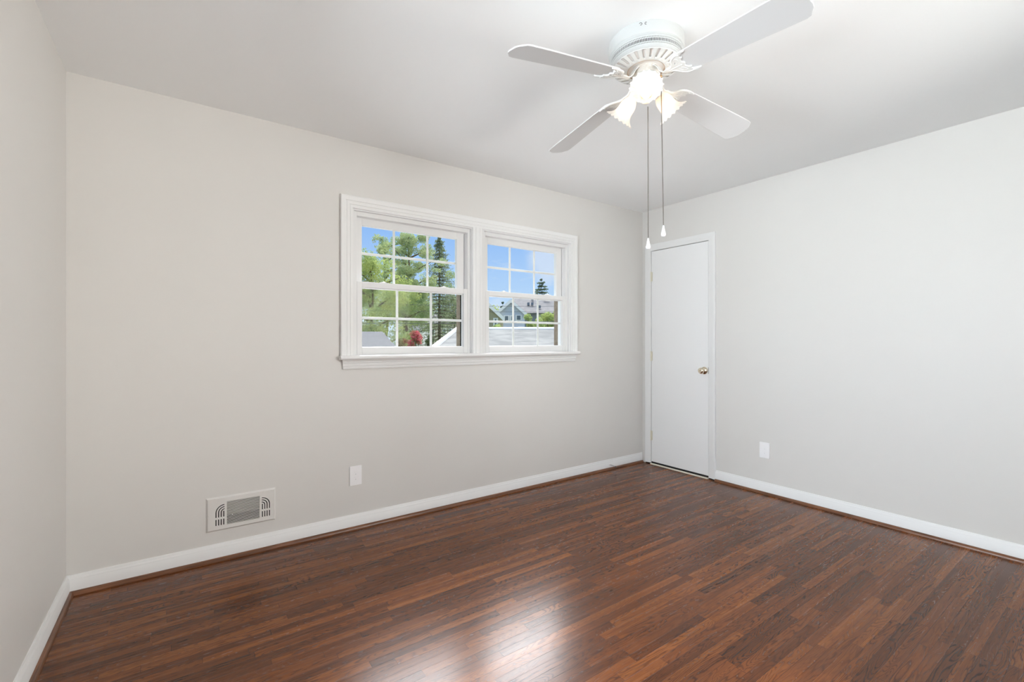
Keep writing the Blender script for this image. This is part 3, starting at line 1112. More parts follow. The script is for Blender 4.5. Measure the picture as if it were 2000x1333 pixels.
def crown_outline():
    """Iron plate under the blade root: waist, two swept horns and a middle lobe."""
    half = [(0.118, 0.010), (0.134, 0.012), (0.146, 0.017), (0.154, 0.026), (0.160, 0.036), (0.169, 0.045), (0.182, 0.052), (0.200, 0.056), (0.222, 0.057),
            (0.236, 0.054), (0.220, 0.050), (0.209, 0.044), (0.203, 0.036), (0.209, 0.030), (0.200, 0.026), (0.195, 0.018), (0.194, 0.010), (0.200, 0.004)]
    pts = list(half) + [(x, -y) for x, y in reversed(half)]
    return pts


def blob(cx, cy, rx, ry, rot=0, n=20):
    return [(cx + rx*math.cos(a)*math.cos(rot) - ry*math.sin(a)*math.sin(rot), cy + rx*math.cos(a)*math.sin(rot) + ry*math.sin(a)*math.cos(rot))
            for a in [2*PI*i/n for i in range(n)]]


def spl(pts, rad, n=5):
    P = [Vector(p) for p in pts]
    m = len(P)
    oP, oR = [], []
    for i in range(m-1):
        p0, p1, p2, p3 = P[max(0, i-1)], P[i], P[i+1], P[min(m-1, i+2)]
        for j in range(n):
            t_ = j/n
            oP.append(0.5*((2*p1) + (p2-p0)*t_ + (2*p0-5*p1+4*p2-p3)*t_**2 + (3*p1-p0-3*p2+p3)*t_**3))
            oR.append(rad[i]*(1-t_) + rad[i+1]*t_)
    return oP + [P[-1]], oR + [rad[-1]]


crown_holes = [blob(0.170, 0.019, 0.0095, 0.0032, 0.8), blob(0.170, -0.019, 0.0095, 0.0032, -0.8)]
for bi, ang in enumerate(BLADE_ANG):
    base = Matrix.Rotation(R(ang), 4, 'Z')
    tilt = base @ Matrix.Translation((0, 0, Z(BZ))) @ Matrix.Rotation(DROOP, 4, 'Y') @ Matrix.Rotation(PITCH, 4, 'X')
    bl = outline('blade', [blade_outline()], 0.0040, M['blade'], fan, 0.0008, tilt @ Matrix.Translation((0, 0, 0.0045)))
    ir = empty('tmp')
    bpy.data.objects.remove(ir)
    iron = outline('blade_iron', [smooth_loop(crown_outline())]+crown_holes, 0.0040, M['fan'], bl, 0.0012, tilt @ Matrix.Translation((0, 0, -0.0015)), 2)
    # raised scrolls on the plate
    sc = MB()
    for s_ in (1, -1):
        p1 = [(0.128, s_*0.006), (0.146, s_*0.012), (0.158, s_*0.026), (0.170, s_*0.041), (0.190, s_*0.050), (0.222, s_*0.0535)]
        sc.tube(*spl([(x, y, -0.0035) for x, y in p1], [0.0030, 0.0034, 0.0034, 0.0034, 0.0028, 0.0012]), 8)
        p2 = [(0.176, s_*0.010), (0.186, s_*0.020), (0.190, s_*0.032), (0.184, s_*0.038), (0.178, s_*0.034), (0.180, s_*0.029)]
        sc.tube(*spl([(x, y, -0.0035) for x, y in p2], [0.0018, 0.0026, 0.0026, 0.0024, 0.002, 0.0014]), 8)
    sc.tube([(x, 0, -0.0035) for x in (0.120, 0.150, 0.180, 0.194)], [0.0036, 0.0034, 0.003, 0.0015], 8)
    sc.v = [tuple(tilt @ Vector(p)) for p in sc.v]
    so = sc.build('scrollwork', M['fan'], bl, smooth=60)
    # curved arm from the flywheel down and out to the plate
    arm = MB()
    prof = []
    path3 = [(0.050, 2.320, 0.016), (0.060, 2.315, 0.016), (0.072, 2.300, 0.0135), (0.084, 2.280, 0.012), (0.099, 2.2665, 0.011), (0.114, 2.2645, 0.0115), (0.135, 2.2625, 0.0135)]
    rings = []
    for i, (r_, z, hw) in enumerate(path3):
        ca = min(1, max(0, (r_-0.085)/0.05))
        ring = []
        for dy, dz in ((-1, -0.5), (-0.7, -1), (0.7, -1), (1, -0.5), (1, 0.5), (0.7, 1), (-0.7, 1), (-1, 0.5)):
            yy, zz = dy*hw, dz*0.0035
            if r_ < 0.085:
                ring.append((r_, yy, Z(z)+zz))
            else:
                ring.append((r_, yy*math.cos(PITCH*ca)-zz*math.sin(PITCH*ca), Z(z)+zz*math.cos(PITCH*ca)+yy*math.sin(PITCH*ca)))
        rings.append([base @ Vector(p) for p in ring])
    arm.loops(rings)
    arm.build('iron_arm', M['fan'], bl, smooth=50)
    # screws
    for (x, y) in ((0.207, 0.050), (0.207, -0.050), (0.186, 0.0)):
        s = MB()
        s.lathe([(0.0, -0.0075), (0.0025, -0.0072), (0.0040, -0.0055), (0.0040, -0.0030)], 10, tilt @ Matrix.Translation((x, y, 0)))
        s.build('screw', M['fan'], bl, smooth=50)

# light kit: three tulip shades
SHADE_ANG0 = -141.0
prof_o = [(0.0185, 0.000), (0.0200, 0.004), (0.0215, 0.010), (0.0270, 0.020), (0.0320, 0.032), (0.0340, 0.045), (0.0345, 0.058), (0.0360, 0.070),
          (0.0410, 0.082), (0.0490, 0.092), (0.0580, 0.099), (0.0630, 0.1015)]
for i in range(3):
    ang = R(SHADE_ANG0 + 120*i)
    ax = Vector((math.cos(ang)*math.cos(R(-45)), math.sin(ang)*math.cos(R(-45)), math.sin(R(-45))))
    neck = Vector((math.cos(ang)*0.058, math.sin(ang)*0.058, Z(2.235)))
    if i == 0:                                       # this holder is swivelled up towards the doorway corner
        ax = Vector((math.cos(ang)*math.cos(R(0)), math.sin(ang)*math.cos(R(0)), math.sin(R(0))))
        neck = Vector((math.cos(ang)*0.050, math.sin(ang)*0.050, Z(2.178)))
    q = ax.to_track_quat('Z', 'Y').to_matrix().to_4x4()
    T = Matrix.Translation(neck) @ q
    arm = MB()
    a0 = Vector((math.cos(ang)*0.036, math.sin(ang)*0.034, Z(2.240)))
    if i == 0:
        a0 = Vector((math.cos(ang)*0.016, math.sin(ang)*0.016, Z(2.222)))
        arm.tube([a0, a0.lerp(neck, 0.6)+Vector((0, 0, -0.004)), neck - ax*0.002], [0.011, 0.010, 0.010], 14)
    else:
        arm.tube([a0, a0.lerp(neck, 0.5)+Vector((0, 0, 0.003)), neck - ax*0.004], [0.011, 0.010, 0.010], 14)
    arm.lathe([(0.0, -0.012), (0.0140, -0.012), (0.0200, -0.006), (0.0215, 0.0), (0.0215, 0.012), (0.0195, 0.012), (0.0190, 0.002), (0.0, 0.002)], 28, T)
    arm.build('lamp_holder', M['fan'], fan, smooth=45)
    SEG = 144
    sh = MB()
    ringsO, ringsI = [], []
    for (r_, z) in prof_o:
        k_ = max(0, (z-0.066)/0.0355)
        ringo, ringi = [], []
        for s_ in range(SEG):
            a = 2*PI*s_/SEG
            amp = 0.040*k_*k_*math.cos(18*a) + 0.018*k_*k_*math.cos(36*a+0.6)
            ribs = 0.010*math.sin(28*a)*(1-k_)
            rr = r_*(1 + amp + ribs)
            zz = z + 0.0028*k_*k_*math.cos(18*a+0.8)
            ringo.append(T @ Vector((rr*math.cos(a), rr*math.sin(a), zz)))
            ri = rr - 0.0022
            ringi.append(T @ Vector((ri*math.cos(a), ri*math.sin(a), zz + (0.0006 if k_ > 0.9 else 0.0))))
        ringsO.append(ringo)
        ringsI.append(ringi)
    sh.loops(ringsO + list(reversed(ringsI)), True, False, False)
    so = sh.build('glass_shade', M['shade'], fan, smooth=60)
    bb = MB()
    bb.lathe([(0.0, 0.004), (0.0120, 0.004), (0.0125, 0.022), (0.0110, 0.024), (0.0, 0.024)], 20, T)
    bb.build('bulb_socket', M['socket'], fan, smooth=45)
    bb = MB()
    bb.lathe([(0.0105, 0.0245), (0.0115, 0.030), (0.0165, 0.040), (0.0205, 0.050), (0.0215, 0.058), (0.0195, 0.068), (0.0140, 0.0755), (0.0065, 0.0795), (0.0, 0.0805)], 24, T)
    bb.build('light_bulb', M['bulb'], fan, smooth=60)

# pull chains with teardrop weights
def at_depth(px, py, d_):
    return far(px, py, d_)


def pull(px_top, py_top, px_bot, py_bot, d_, pend_h, fitting):
    top = Vector(far(px_top, py_top, d_))
    bot = Vector(far(px_bot, py_bot, d_))
    bot = Vector((bot.x, bot.y, bot.z))
    o_ = Vector((FX, FY, ROOM_H))
    mb = MB()
    n = int((top.z-bot.z)/0.0042)
    for i_ in range(n+1):
        p = top.lerp(bot, i_/n)
        mb.ball(p-o_, 0.0021, 6, 4)
    mb.tube([top-o_, bot-o_], 0.0006, 5)
    ch = mb.build('pull_chain', M['chain'], fan, smooth=60)
    if fitting:
        c_ = Vector((FX, FY, 0))
        dirv = Vector((top.x-FX, top.y-FY, 0)).normalized()
        fm = MB()
        st_ = Vector((FX, FY, top.z)) + dirv*0.054
        fm.tube([st_-o_, Vector((top.x, top.y, top.z))-o_], 0.0045, 12)
        fm.ball(top-o_, 0.0058, 12, 8)
        fm.build('chain_outlet', M['copper'], swo if False else fan, smooth=50)
    pd = MB()
    H_ = pend_h
    pd.lathe([(0.0, 0.001), (0.0030, 0.0), (0.0036, -0.10*H_), (0.0050, -0.30*H_), (0.0072, -0.52*H_), (0.0092, -0.72*H_), (0.0096, -0.82*H_), (0.0084, -0.93*H_), (0.0052, -0.99*H_), (0.0, -H_)],
             24, Matrix.Translation(bot-o_))
    pd.build('chain_weight', M['ceramic'], ch, smooth=60)


pull(1265.5, 209, 1266, 466, 1.925, 0.045, False)
pull(1291.0, 149, 1295.8, 441, 1.885, 0.045, True)

# keyhole slots in the drum, facing the camera side
kh = MB()
for da, pts2 in ((-149.0, [(-0.007, 0.006), (-0.002, 0.009), (0.005, 0.007), (0.008, 0.002), (0.004, -0.003), (-0.002, -0.002)]),
                 (-141.8, [(0.005, 0.005), (0.000, 0.007), (-0.004, 0.003), (-0.003, -0.003), (0.004, -0.004)])):
    pp = []
    for (u, v) in pts2:
        a = R(da) + 0.75*u/0.153
        pp.append((0.1529*math.cos(a), 0.1529*math.sin(a), Z(2.424)+v*0.8))
    kh.tube(pp, 0.0010, 5)
kh.build('keyhole_slot', M['dark'], hs)

# ------------------------------------------------------------------ outdoors
GZ = -2.6                                             # the ground lies a storey lower


def omat(name, c, rough=0.8, vary=None, **k):
    return mat(name, c, rough, spec=0.0, vary=vary, **k)


M['lawn'] = omat('lawn', (0.11, 0.15, 0.06), vary=(0.6, (0.15, 0.18, 0.08), 0.4, 0.6))
M['roof_metal'] = omat('pale_metal_roof', (0.160, 0.160, 0.152), 0.7, vary=(1.8, (0.215, 0.215, 0.20), 0.42, 0.62))
M['roof_grey'] = omat('grey_shingle', (0.135, 0.135, 0.135), vary=(6, (0.115, 0.115, 0.115), 0.4, 0.6))
M['roof_far'] = omat('taupe_shingle', (0.20, 0.19, 0.18), vary=(2, (0.23, 0.22, 0.21), 0.4, 0.6))
M['siding_blue'] = omat('blue_grey_siding', (0.50, 0.54, 0.62))
M['siding_olive'] = omat('olive_siding', (0.40, 0.37, 0.26))
M['siding_white'] = omat('white_siding', (0.70, 0.70, 0.68))
M['siding_cream'] = omat('cream_siding', (0.62, 0.56, 0.44))
M['otrim'] = omat('white_outdoor_trim', (0.78, 0.78, 0.78), 0.5)
M['owin'] = omat('dark_house_window', (0.16, 0.19, 0.22), 0.2)
M['bark'] = omat('grey_brown_bark', (0.10, 0.075, 0.055), vary=(20, (0.17, 0.13, 0.10), 0.4, 0.6))
M['wire'] = omat('power_wire', (0.13, 0.13, 0.13), 0.5)


def leafmat(name, c1, c2, sc=1.6):
    m = omat(name, c1, 0.6, vary=(sc, c2, 0.38, 0.62))
    t = m.node_tree
    b_ = t.nodes['Principled BSDF']
    tr = N(t, 'ShaderNodeBsdfTranslucent')
    src = b_.inputs['Base Color'].links[0].from_socket
    t.links.new(src, tr.inputs['Color'])
    mx = N(t, 'ShaderNodeMixShader', inp={0: 0.3})
    t.links.new(b_.outputs[0], mx.inputs[1])
    t.links.new(tr.outputs[0], mx.inputs[2])
    t.links.new(mx.outputs[0], t.nodes['Material Output'].inputs[0])
    return m


M['leaf_yellow'] = leafmat('yellow_green_leaves', (0.44, 0.48, 0.17), (0.26, 0.34, 0.13))
M['leaf_mid'] = leafmat('mid_green_leaves', (0.25, 0.33, 0.16), (0.42, 0.46, 0.23))
M['leaf_dark'] = leafmat('dark_green_leaves', (0.15, 0.19, 0.11), (0.27, 0.31, 0.17))
M['leaf_pink'] = leafmat('pink_blossom', (0.62, 0.14, 0.18), (0.36, 0.20, 0.12), 4)
M['needle'] = leafmat('blue_green_needles', (0.12, 0.17, 0.12), (0.20, 0.24, 0.17))

b = MB()
b.box(-70, 110, 0.5, 170, GZ-0.2, GZ)
tag(b.build('ground_lawn', M['lawn']), 'green lawn outside below the window', 'lawn', kind='structure')
b = MB()
b.box(-4, 16, 0.6, 8.2, GZ, GZ+0.03)  # pale ground slab added to bounce light up to the ceiling
tag(b.build('ground_reflector', omat('pale_reflector', (0.62, 0.60, 0.56), 0.85, vary=(0.8, (0.56, 0.54, 0.50), 0.4, 0.6))), 'added pale ground driveway between the house and the long garage', 'reflector', kind='structure')
# outer face of the house wall
b = MB()
for (x0, x1, z0, z1) in ((-WT, 1.302, GZ, ROOM_H+0.3), (3.209, ROOM_W+WT, GZ, ROOM_H+0.3), (1.302, 3.209, GZ, 1.04), (1.302, 3.209, 2.06, ROOM_H+0.3), (2.204, 2.269, 1.04, 2.06)):
    b.box(x0, x1, WT, 0.25, z0, z1)
tag(b.build('wall_exterior', M['extwall']), 'red brick outer skin of the wall around the window', 'wall', kind='structure')


def blobs_leaves(mb, clumps, leaf, n, rng, flat=0.0):
    """Scatter small two-triangle leaves through ellipsoid clumps (centre, radii)."""
    tot = sum(r_[0]*r_[1]*r_[2] for _, r_ in clumps)
    for c, r_ in clumps:
        k = max(12, int(n*(r_[0]*r_[1]*r_[2])/tot))
        for _ in range(k):
            while True:
                q = Vector((rng.uniform(-1, 1), rng.uniform(-1, 1), rng.uniform(-1, 1)))
                if 0.15 < q.length < 1:
                    break
            p = Vector(c) + Vector((q.x*r_[0], q.y*r_[1], q.z*r_[2]))
            u = Vector((rng.gauss(0, 1), rng.gauss(0, 1), rng.gauss(0, 1)*(1-flat))).normalized()
            v = u.orthogonal().normalized()
            v.rotate(Matrix.Rotation(rng.uniform(0, 6.28), 3, u))
            u, v = v, u.cross(v)
            s_ = leaf*rng.uniform(0.6, 1.3)
            mb.add([p - u*s_, p - v*s_*0.55, p + u*s_, p + v*s_*0.55], [(0, 1, 2, 3)])


def broadleaf(label, base, height, crown_r, crown_lo, m, seed, n=9000, leaf=0.10, nb=9, airy=0.5, group=None, name='broadleaf_tree', clump=0.30, trunk=0.16):
    rng = random.Random(seed)
    root = empty(name, base)
    tag(root, label, 'tree', group)
    tr = MB()
    top = Vector((rng.uniform(-.3, .3), rng.uniform(-.3, .3), height*0.93))
    tp = [Vector((0, 0, -0.1))]
    for i in range(1, 7):
        t_ = i/6
        tp.append(Vector((top.x*t_ + rng.uniform(-.12, .12), top.y*t_ + rng.uniform(-.12, .12), top.z*t_)))
    tr.tube(tp, [trunk*(1-0.88*i/6) for i in range(7)], 8)
    clumps = []
    for i in range(nb):
        t_ = crown_lo + (0.97-crown_lo)*(i+0.5)/nb
        a = i*2.4 + rng.uniform(-.4, .4)
        z = height*t_
        prof = math.sin(PI*min(1, max(0.08, (t_-crown_lo)/(1.02-crown_lo)*0.86+0.14)))**0.6
        L_ = crown_r*prof*rng.uniform(0.75, 1.1)
        st_ = Vector((top.x*t_, top.y*t_, z - L_*0.45))
        en = Vector((math.cos(a)*L_, math.sin(a)*L_, z))
        tr.tube([st_, st_.lerp(en, 0.5)+Vector((0, 0, 0.05*L_)), en], [0.06, 0.035, 0.012], 6)
        for k in range(7):
            f_ = (0.25, 0.42, 0.58, 0.72, 0.86, 1.0, 1.08)[k]
            p = st_.lerp(en, f_) + Vector((rng.gauss(0, .17), rng.gauss(0, .17), rng.gauss(0, .14)))*crown_r
            rr = crown_r*clump*rng.uniform(0.45, 1.1)
            clumps.append((p, (rr, rr, rr*rng.uniform(0.55, 0.85))))
    clumps.append((top, (crown_r*0.25, crown_r*0.25, crown_r*0.3)))
    tr.build('trunk', M['bark'], root, smooth=60)
    lm = MB()
    blobs_leaves(lm, clumps, leaf, n, rng)
    lm.build('foliage', m, root, fix=False)
    return root


def conifer(label, base, height, rad, lo, m, seed, tiers=22, leaf=0.09, per=60, name='conifer_tree', droop=0.12, group=None):
    rng = random.Random(seed)
    root = empty(name, base)
    tag(root, label, 'tree', group)
    tr = MB()
    tr.tube([(0, 0, -0.1), (0, 0, height*0.5), (0, 0, height)], [0.16, 0.09, 0.015], 8)
    lm = MB()
    for i in range(tiers):
        t_ = lo + (1-lo)*i/(tiers-1)
        z = height*t_
        rr = rad*(1-(t_-lo)/(1-lo))**0.8 + 0.12
        nbr = 7
        for k in range(nbr):
            a = k*2*PI/nbr + i*0.9 + rng.uniform(-.3, .3)
            L_ = rr*rng.uniform(0.55, 1.1)
            st_ = Vector((0, 0, z))
            en = Vector((math.cos(a)*L_, math.sin(a)*L_, z - droop*L_ + rng.uniform(-.1, .1)))
            tr.tube([st_, en], [0.022, 0.006], 5)
            cl = []
            for f_ in (0.30, 0.55, 0.8, 1.0):
                p = st_.lerp(en, f_)
                cl.append((p, (L_*0.20+0.05, L_*0.20+0.05, 0.08+L_*0.07)))
            blobs_leaves(lm, cl, leaf, per, rng)
    tr.build('trunk', M['bark'], root, smooth=60)
    lm.build('foliage', m, root, fix=False)
    return root


def bush(label, px, ytop, ybase, d_, wpx, m, seed, n=3000, leaf=0.07, name='garden_bush', cat='bush', group=None):
    rng = random.Random(seed)
    top = far(px, ytop, d_)
    r_ = wpx/2/FPX*d_
    root = empty(name, (top.x, top.y, GZ))
    tag(root, label, cat, group)
    H_ = top.z-GZ
    tr = MB()
    cl = []
    for i in range(14):
        a = i*2.4
        q = (i+0.5)/14
        p = Vector((math.cos(a)*r_*0.75*math.sqrt(q), math.sin(a)*r_*0.75*math.sqrt(q), H_*rng.uniform(0.78, 0.97) - 0.06*q*H_))
        tr.tube([(p.x*0.15, p.y*0.15, -0.05), p*0.6, p], [0.035, 0.025, 0.01], 5)
        cl.append((p, (r_*0.42, r_*0.42, r_*0.36)))
        cl.append((Vector((p.x*0.9, p.y*0.9, H_*rng.uniform(0.25, 0.6))), (r_*0.45, r_*0.45, r_*0.5)))
    tr.build('stems', M['bark'], root)
    lm = MB()
    blobs_leaves(lm, cl, leaf, n, rng)
    lm.build('foliage', m, root, fix=False)
    return root


def tree_at(fn, label, px, ytop, d_, **k):
    p = far(px, ytop, d_)
    return fn(label, (p.x, p.y, GZ), p.z-GZ, **k)


tree_at(broadleaf, 'tall open broadleaf tree with forked crown behind the middle panes', 800, 446, 26.5, crown_r=1.95, crown_lo=0.53, m=M['leaf_mid'], seed=3, n=30000, leaf=0.045, nb=17, clump=0.20)
tree_at(broadleaf, 'slim airy broadleaf tree with upright branches beside the forked tree', 757, 450, 31, crown_r=1.4, crown_lo=0.55, m=M['leaf_mid'], seed=8, n=9000, leaf=0.045, nb=15, clump=0.19)
tree_at(broadleaf, 'broad yellow green tree behind the grey garage roof', 722, 498, 21.5, crown_r=1.95, crown_lo=0.28, m=M['leaf_yellow'], seed=5, n=34000, leaf=0.045, nb=16, clump=0.27)
tree_at(broadleaf, 'round leafy green tree low behind the pink blossoming shrub', 782, 560, 36, crown_r=2.6, crown_lo=0.72, m=M['leaf_mid'], seed=15, n=22000, leaf=0.06, nb=14, clump=0.27)
tree_at(conifer, 'dark layered spruce in front of the cream house', 858, 464, 31.0, rad=2.3, lo=0.32, m=M['leaf_dark'], seed=4, tiers=34, leaf=0.05, per=34)
tree_at(broadleaf, 'dense dark green tree low beside the spruce', 890, 575, 48, crown_r=1.8, crown_lo=0.68, m=M['leaf_dark'], seed=21, n=16000, leaf=0.05, nb=12, clump=0.30)
tree_at(conifer, 'distant spruce top standing above the blue grey house roof', 1057, 547, 62, rad=2.6, lo=0.45, m=M['needle'], seed=9, tiers=16, leaf=0.10, per=26, droop=-0.05)
tree_at(conifer, 'small distant spruce between the olive and blue grey houses', 982, 592, 76, rad=1.5, lo=0.3, m=M['needle'], seed=10, tiers=12, leaf=0.13, per=12)
tree_at(broadleaf, 'small far green tree between the two gabled houses', 964, 598, 60, crown_r=1.7, crown_lo=0.4, m=M['leaf_yellow'], seed=12, n=2500, leaf=0.12, nb=8, clump=0.4)
bush('yellow green bush before the blue grey house, next to its gable corner', 1043, 604, 650, 24, 40, M['leaf_yellow'], 31, 5200, 0.06)
bush('wide yellow green bush under the eaves of the long taupe roof', 1076, 604, 650, 28, 52, M['leaf_yellow'], 32, 7000, 0.06)
bush('small yellow green bush before the olive gabled house', 972, 627, 650, 22, 32, M['leaf_yellow'], 33, 2500)
bush('crape myrtle with pink blossom in front of the white house', 810, 640, 690, 20.4, 34, M['leaf_pink'], 34, 2400, 0.055, name='crape_myrtle')
bush('russet leaved shrub next to the pink blossoming shrub', 784, 652, 690, 19.3, 26, omat('russet_leaves', (0.34, 0.16, 0.08), 0.7, vary=(5, (0.20, 0.20, 0.07), 0.4, 0.6)), 35, 1500, 0.055)
bush('green hedge shrub at the foot of the spruce', 842, 652, 690, 24, 22, M['leaf_dark'], 36, 2600, 0.07)


def slab_roof(pts, th_, name, m, parent):
    """A roof plane as a slab: pts are the four top corners in order."""
    mb = MB()
    P = [Vector(p) for p in pts]
    nrm = (P[1]-P[0]).cross(P[2]-P[1]).normalized()
    if nrm.z < 0:
        nrm = -nrm
    lo = [p - nrm*th_ for p in P]
    return mb.loops([P, lo]).build(name, m, parent)


def house(name, label, origin, yaw, w_, dpt, wallh, roofh, over, mw, mr_, ridge='x', trims=True, windows=(), base=GZ):
    """Gabled house. Local x across the front (front face at y=0 towards -y), depth dpt to +y."""
    root = empty(name, (origin[0], origin[1], base), yaw)
    tag(root, label, 'house' if name != 'garage' else 'garage')
    wl = MB()
    if ridge == 'y':        # gable faces the viewer
        poly = [(-w_/2, 0), (w_/2, 0), (w_/2, wallh), (0, wallh+roofh), (-w_/2, wallh)]
        wl.loops([[(x, 0, z) for x, z in poly], [(x, dpt, z) for x, z in poly]])
        wl.build('wall', mw, root)
        e_ = over
        sl_ = roofh/(w_/2)
        for s_ in (-1, 1):
            slab_roof([(0, -e_, wallh+roofh+0.06), (s_*(w_/2+e_), -e_, wallh-sl_*e_+0.06), (s_*(w_/2+e_), dpt+e_, wallh-sl_*e_+0.06), (0, dpt+e_, wallh+roofh+0.06)], 0.14, 'roof', mr_, root)
            if trims:
                tb = MB()
                a0 = Vector((0, -e_-0.03, wallh+roofh+0.05))
                a1 = Vector((s_*(w_/2+e_), -e_-0.03, wallh-sl_*e_+0.05))
                dd = Vector((0, 0, -0.34))
                tb.loops([[a0, a1, a1+dd, a0+dd], [p+Vector((0, 0.05, 0)) for p in (a0, a1, a1+dd, a0+dd)]])
                tb.build('rake_board', M['otrim'], root)
    else:
        poly = [(0, 0), (dpt, 0), (dpt, wallh), (dpt/2, wallh+roofh), (0, wallh)]
        wl.loops([[(x, y, z) for y, z in poly] for x in (-w_/2, w_/2)])
        wl.build('wall', mw, root)
        e_ = over
        sl_ = roofh/(dpt/2)
        for s_ in (-1, 1):
            yc = dpt/2
            ye = yc + s_*(dpt/2+e_)
            slab_roof([(-w_/2-e_, yc, wallh+roofh+0.06), (w_/2+e_, yc, wallh+roofh+0.06), (w_/2+e_, ye, wallh-sl_*e_+0.06), (-w_/2-e_, ye, wallh-sl_*e_+0.06)], 0.12, 'roof', mr_, root)
    for (xc, zc, ww, hh) in windows:
        fr = MB()
        fr.box(xc-ww/2-0.09, xc+ww/2+0.09, -0.06, 0.0, zc-hh/2-0.09, zc+hh/2+0.09)
        fo = fr.build('window', M['otrim'], root)
        pn = MB()
        n_ = 2 if ww > 0.9 else 1
        for q in range(n_):
            a = xc-ww/2 + q*ww/n_ + 0.05
            pn.box(a, a+ww/n_-0.10, -0.09, -0.06, zc-hh/2, zc+hh/2)
        pn.build('pane', M['owin'], fo)
    return root


FY_ = -YAW                                            # a house parallel to the picture plane
# blue-grey gable with the long taupe roof to its side
D1 = 45.0
p = far(998, 640, D1)
s1 = D1/FPX
za, ze = far(0, 586, D1).z-GZ, far(0, 610, D1).z-GZ
hs_ = house('house', 'blue grey house with white trimmed gable and long taupe roof', (p.x, p.y), FY_, 54*s1, 9, ze, za-ze, 0.25, M['siding_blue'], M['roof_far'], 'y',
            windows=((-8.5*s1, far(0, 622, D1).z-GZ, 8*s1, 8*s1), (2*s1, far(0, 622, D1).z-GZ, 4*s1, 8*s1), (15*s1, far(0, 621, D1).z-GZ, 9*s1, 8*s1),
                     (-6*s1, far(0, 645, D1).z-GZ, 8*s1, 8*s1), (20*s1, far(0, 644, D1).z-GZ, 9*s1, 8*s1)))
lw = MB()                                            # side wing under the long roof
wx0, wx1 = 27*s1, 150*s1
zr_, zw = far(0, 583, D1+5).z-GZ, far(0, 611, D1).z-GZ
lw.box(wx0, wx1, 0.8, 10, 0, zw)
lw.build('wing_wall', omat('slate_blue_siding', (0.26, 0.28, 0.31)), hs_)
slab_roof([(2*s1, 5.2, zr_), (wx1, 5.2, zr_-0.25), (wx1, 0.3, zw), (20*s1, 0.3, zw)], 0.12, 'wing_roof', M['roof_far'], hs_)
slab_roof([(2*s1, 5.2, zr_), (wx1, 5.2, zr_-0.25), (wx1, 11, zw), (20*s1, 11, zw)], 0.12, 'wing_roof', M['roof_far'], hs_)
vt = MB()
for (vx, vt_) in ((36, 0.5), (44, 0.5), (46, 0.85), (72, 0.85), (79, 0.85), (58, 0.3)):
    yy = 0.3 + 4.9*vt_
    zz = zw + (zr_-zw)*vt_
    vt.box(vx*s1-0.12, vx*s1+0.12, yy-0.1, yy+0.1, zz, zz+0.28)
vt.build('roof_vent', M['owin'], hs_)['kind'] = 'stuff'
# olive gable
D2 = 41.0 - 5
s2 = D2/FPX
p = far(950, 640, D2)
house('house', 'olive green house with a white edged gable', (p.x, p.y), FY_, 60*s2, 6, far(0, 617, D2).z-GZ, 28*s2, 0.25, M['siding_olive'], M['roof_far'], 'y',
      windows=((18*s2, far(0, 629, D2).z-GZ, 5*s2, 11*s2),))
# white and cream houses behind the trees
D3 = 40.0
s3 = D3/FPX
D3 = 52.0
s3 = D3/FPX
p = far(798, 660, D3)
house('house', 'white house with grey roof behind the pink blossoming shrub', (p.x, p.y), FY_, 44*s3, 7, far(0, 647, D3).z-GZ, 14*s3, 0.3, M['siding_white'], M['roof_grey'], 'x',
      windows=((8*s3, far(0, 660, D3).z-GZ, 5*s3, 8*s3),))
D3 = 64.0
s3 = D3/FPX
p = far(866, 660, D3)
house('house', 'cream house with white windows behind the spruce', (p.x, p.y), FY_, 80*s3, 8, far(0, 632, D3).z-GZ, 20*s3, 0.3, M['siding_cream'], M['roof_far'], 'x',
      windows=tuple((x*s3, far(0, y, D3).z-GZ, 5*s3, 9*s3) for x, y in ((-30, 650), (-20, 650), (2, 648), (14, 648), (24, 648), (-30, 668), (14, 668))))

# long low building with the pale metal roof just below the window
G = empty('garage', (far(900, 643, 14).x, far(900, 643, 14).y, GZ))
tag(G, 'long low garage with pale metal roof below the window', 'garage')
go = Vector(G.location)
r0, r1 = far(897, 643.5, 14), far(1180, 643.5, 14)
vdir = (FWD*-5.2)
ez = -0.62
slab_roof([r0-go, r1-go, r1+vdir+Vector((0, 0, ez))-go, r0+vdir+Vector((0, 0, ez))-go], 0.08, 'roof', M['roof_metal'], G)
slab_roof([r0-go, r1-go, r1-vdir+Vector((0, 0, ez))-go, r0-vdir+Vector((0, 0, ez))-go], 0.08, 'roof', M['roof_metal'], G)
cpm = MB()
cpm.tube([r0-go+Vector((0, 0, 0.02)), r1-go+Vector((0, 0, 0.02))], 0.045, 8)
cpm.build('ridge_cap', M['otrim'], G, smooth=50)
tb = MB()
q0, q1 = r0-go, r0+vdir+Vector((0, 0, ez))-go
up_ = Vector((0, 0, 0.06))
dn = Vector((0, 0, -0.20))
lf = RIGHT*-0.10
tb.loops([[q0+up_, q0+up_+lf, q0+dn+lf, q0+dn], [q1+up_, q1+up_+lf, q1+dn+lf, q1+dn]])
tb.build('rake_board', M['otrim'], G)
wl = MB()
A = r0-go + RIGHT*0.3
B_ = r1-go - RIGHT*0.3
corn = []
for c_ in (A + vdir*0.93, B_ + vdir*0.93, B_ - vdir*0.93, A - vdir*0.93):
    corn.append(c_)
wl.loops([[Vector((c_.x, c_.y, 0)) for c_ in corn], [Vector((c_.x, c_.y, r0.z+ez-0.05-GZ)) for c_ in corn]])
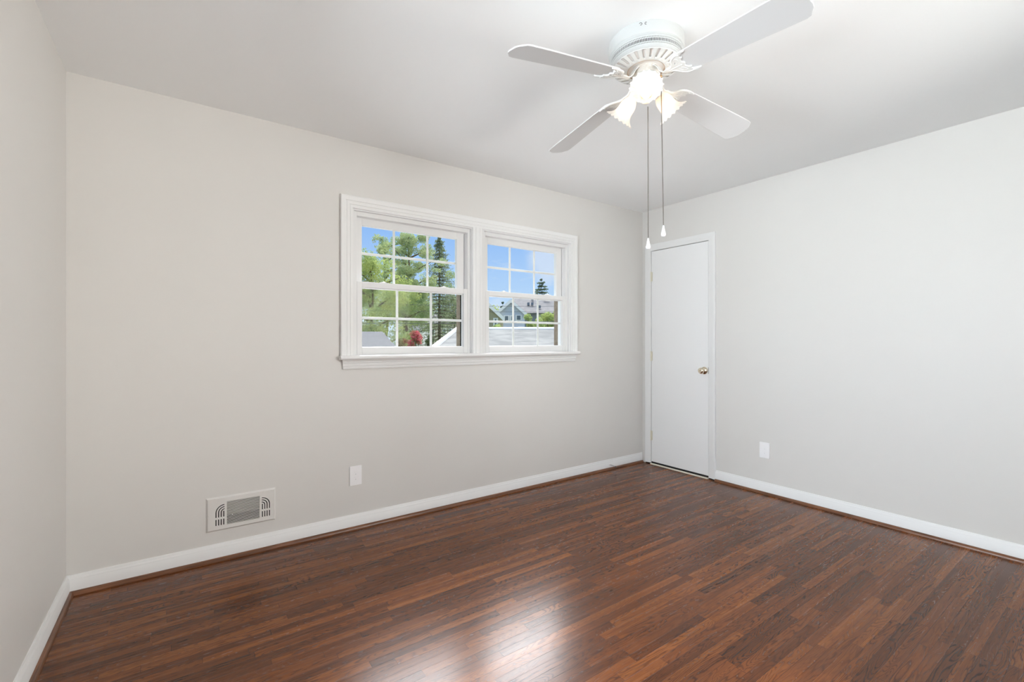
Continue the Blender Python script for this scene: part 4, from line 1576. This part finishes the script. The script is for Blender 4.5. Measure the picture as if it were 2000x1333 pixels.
wl.loops([[A + vdir*0.93 + Vector((0, 0, ez-0.06)), A - vdir*0.93 + Vector((0, 0, ez-0.06)), A + Vector((0, 0, -0.1))],
          [A + vdir*0.93 + Vector((0, 0, ez-0.06)) + RIGHT*0.1, A - vdir*0.93 + Vector((0, 0, ez-0.06)) + RIGHT*0.1, A + Vector((0, 0, -0.1)) + RIGHT*0.1]])
wl.build('wall', M['siding_white'], G)

# small garage with the grey hipped roof
H_ = empty('garage', (far(700, 650, 15).x, far(700, 650, 15).y, GZ))
tag(H_, 'small garage with smooth grey hipped roof under the yellow green tree', 'garage')
ho = Vector(H_.location)
a0, a1 = far(640, 648, 15)-ho, far(747, 648, 15)-ho
f0, f1 = far(560, 693, 11.5)-ho, far(787, 693, 11.5)-ho
k0, k1 = far(640, 648, 15)+FWD*3.5-ho, far(747, 648, 15)+FWD*3.5-ho
k0 += RIGHT*0.6 + Vector((0, 0, f0.z-a0.z))
k1 += RIGHT*-1.0 + Vector((0, 0, f0.z-a0.z))
slab_roof([a0, a1, f1, f0], 0.08, 'roof', M['roof_grey'], H_)
slab_roof([a0, a1, k1, k0], 0.08, 'roof', M['roof_grey'], H_)
slab_roof([a1, f1, k1, a1+Vector((0.001, 0.001, 0))], 0.05, 'roof', M['roof_grey'], H_)
slab_roof([a0, f0, k0, a0+Vector((0.001, 0.001, 0))], 0.05, 'roof', M['roof_grey'], H_)
wl = MB()
cs = [f0.lerp(k1, 0.06), f1.lerp(k0, 0.06), k1.lerp(f0, 0.06), k0.lerp(f1, 0.06)]
wl.loops([[Vector((c_.x, c_.y, 0)) for c_ in cs], [Vector((c_.x, c_.y, f0.z-0.06)) for c_ in cs]])
wl.build('wall', M['siding_white'], H_)

# overhead wires
for (lab_, ya, yb, d_, rr) in (('thin overhead wire crossing the trees, topmost of the overhead wires', 586, 597, 18.0, 0.006),
                               ('overhead wire crossing the blue grey gable at its eaves, middle of the overhead wires', 601, 606, 18.3, 0.006),
                               ('lowest and thickest overhead wire, just above the garage roofs', 629, 622, 17.7, 0.010)):
    A, B_ = far(560, ya, d_), far(1240, yb, d_)
    pts = []
    for i in range(25):
        t_ = i/24
        q = A.lerp(B_, t_)
        q.z -= 0.12*4*t_*(1-t_)
        pts.append(q)
    tag(MB().tube(pts, rr, 5).build('overhead_wire', M['wire']), lab_, 'wire', 'overhead wires')
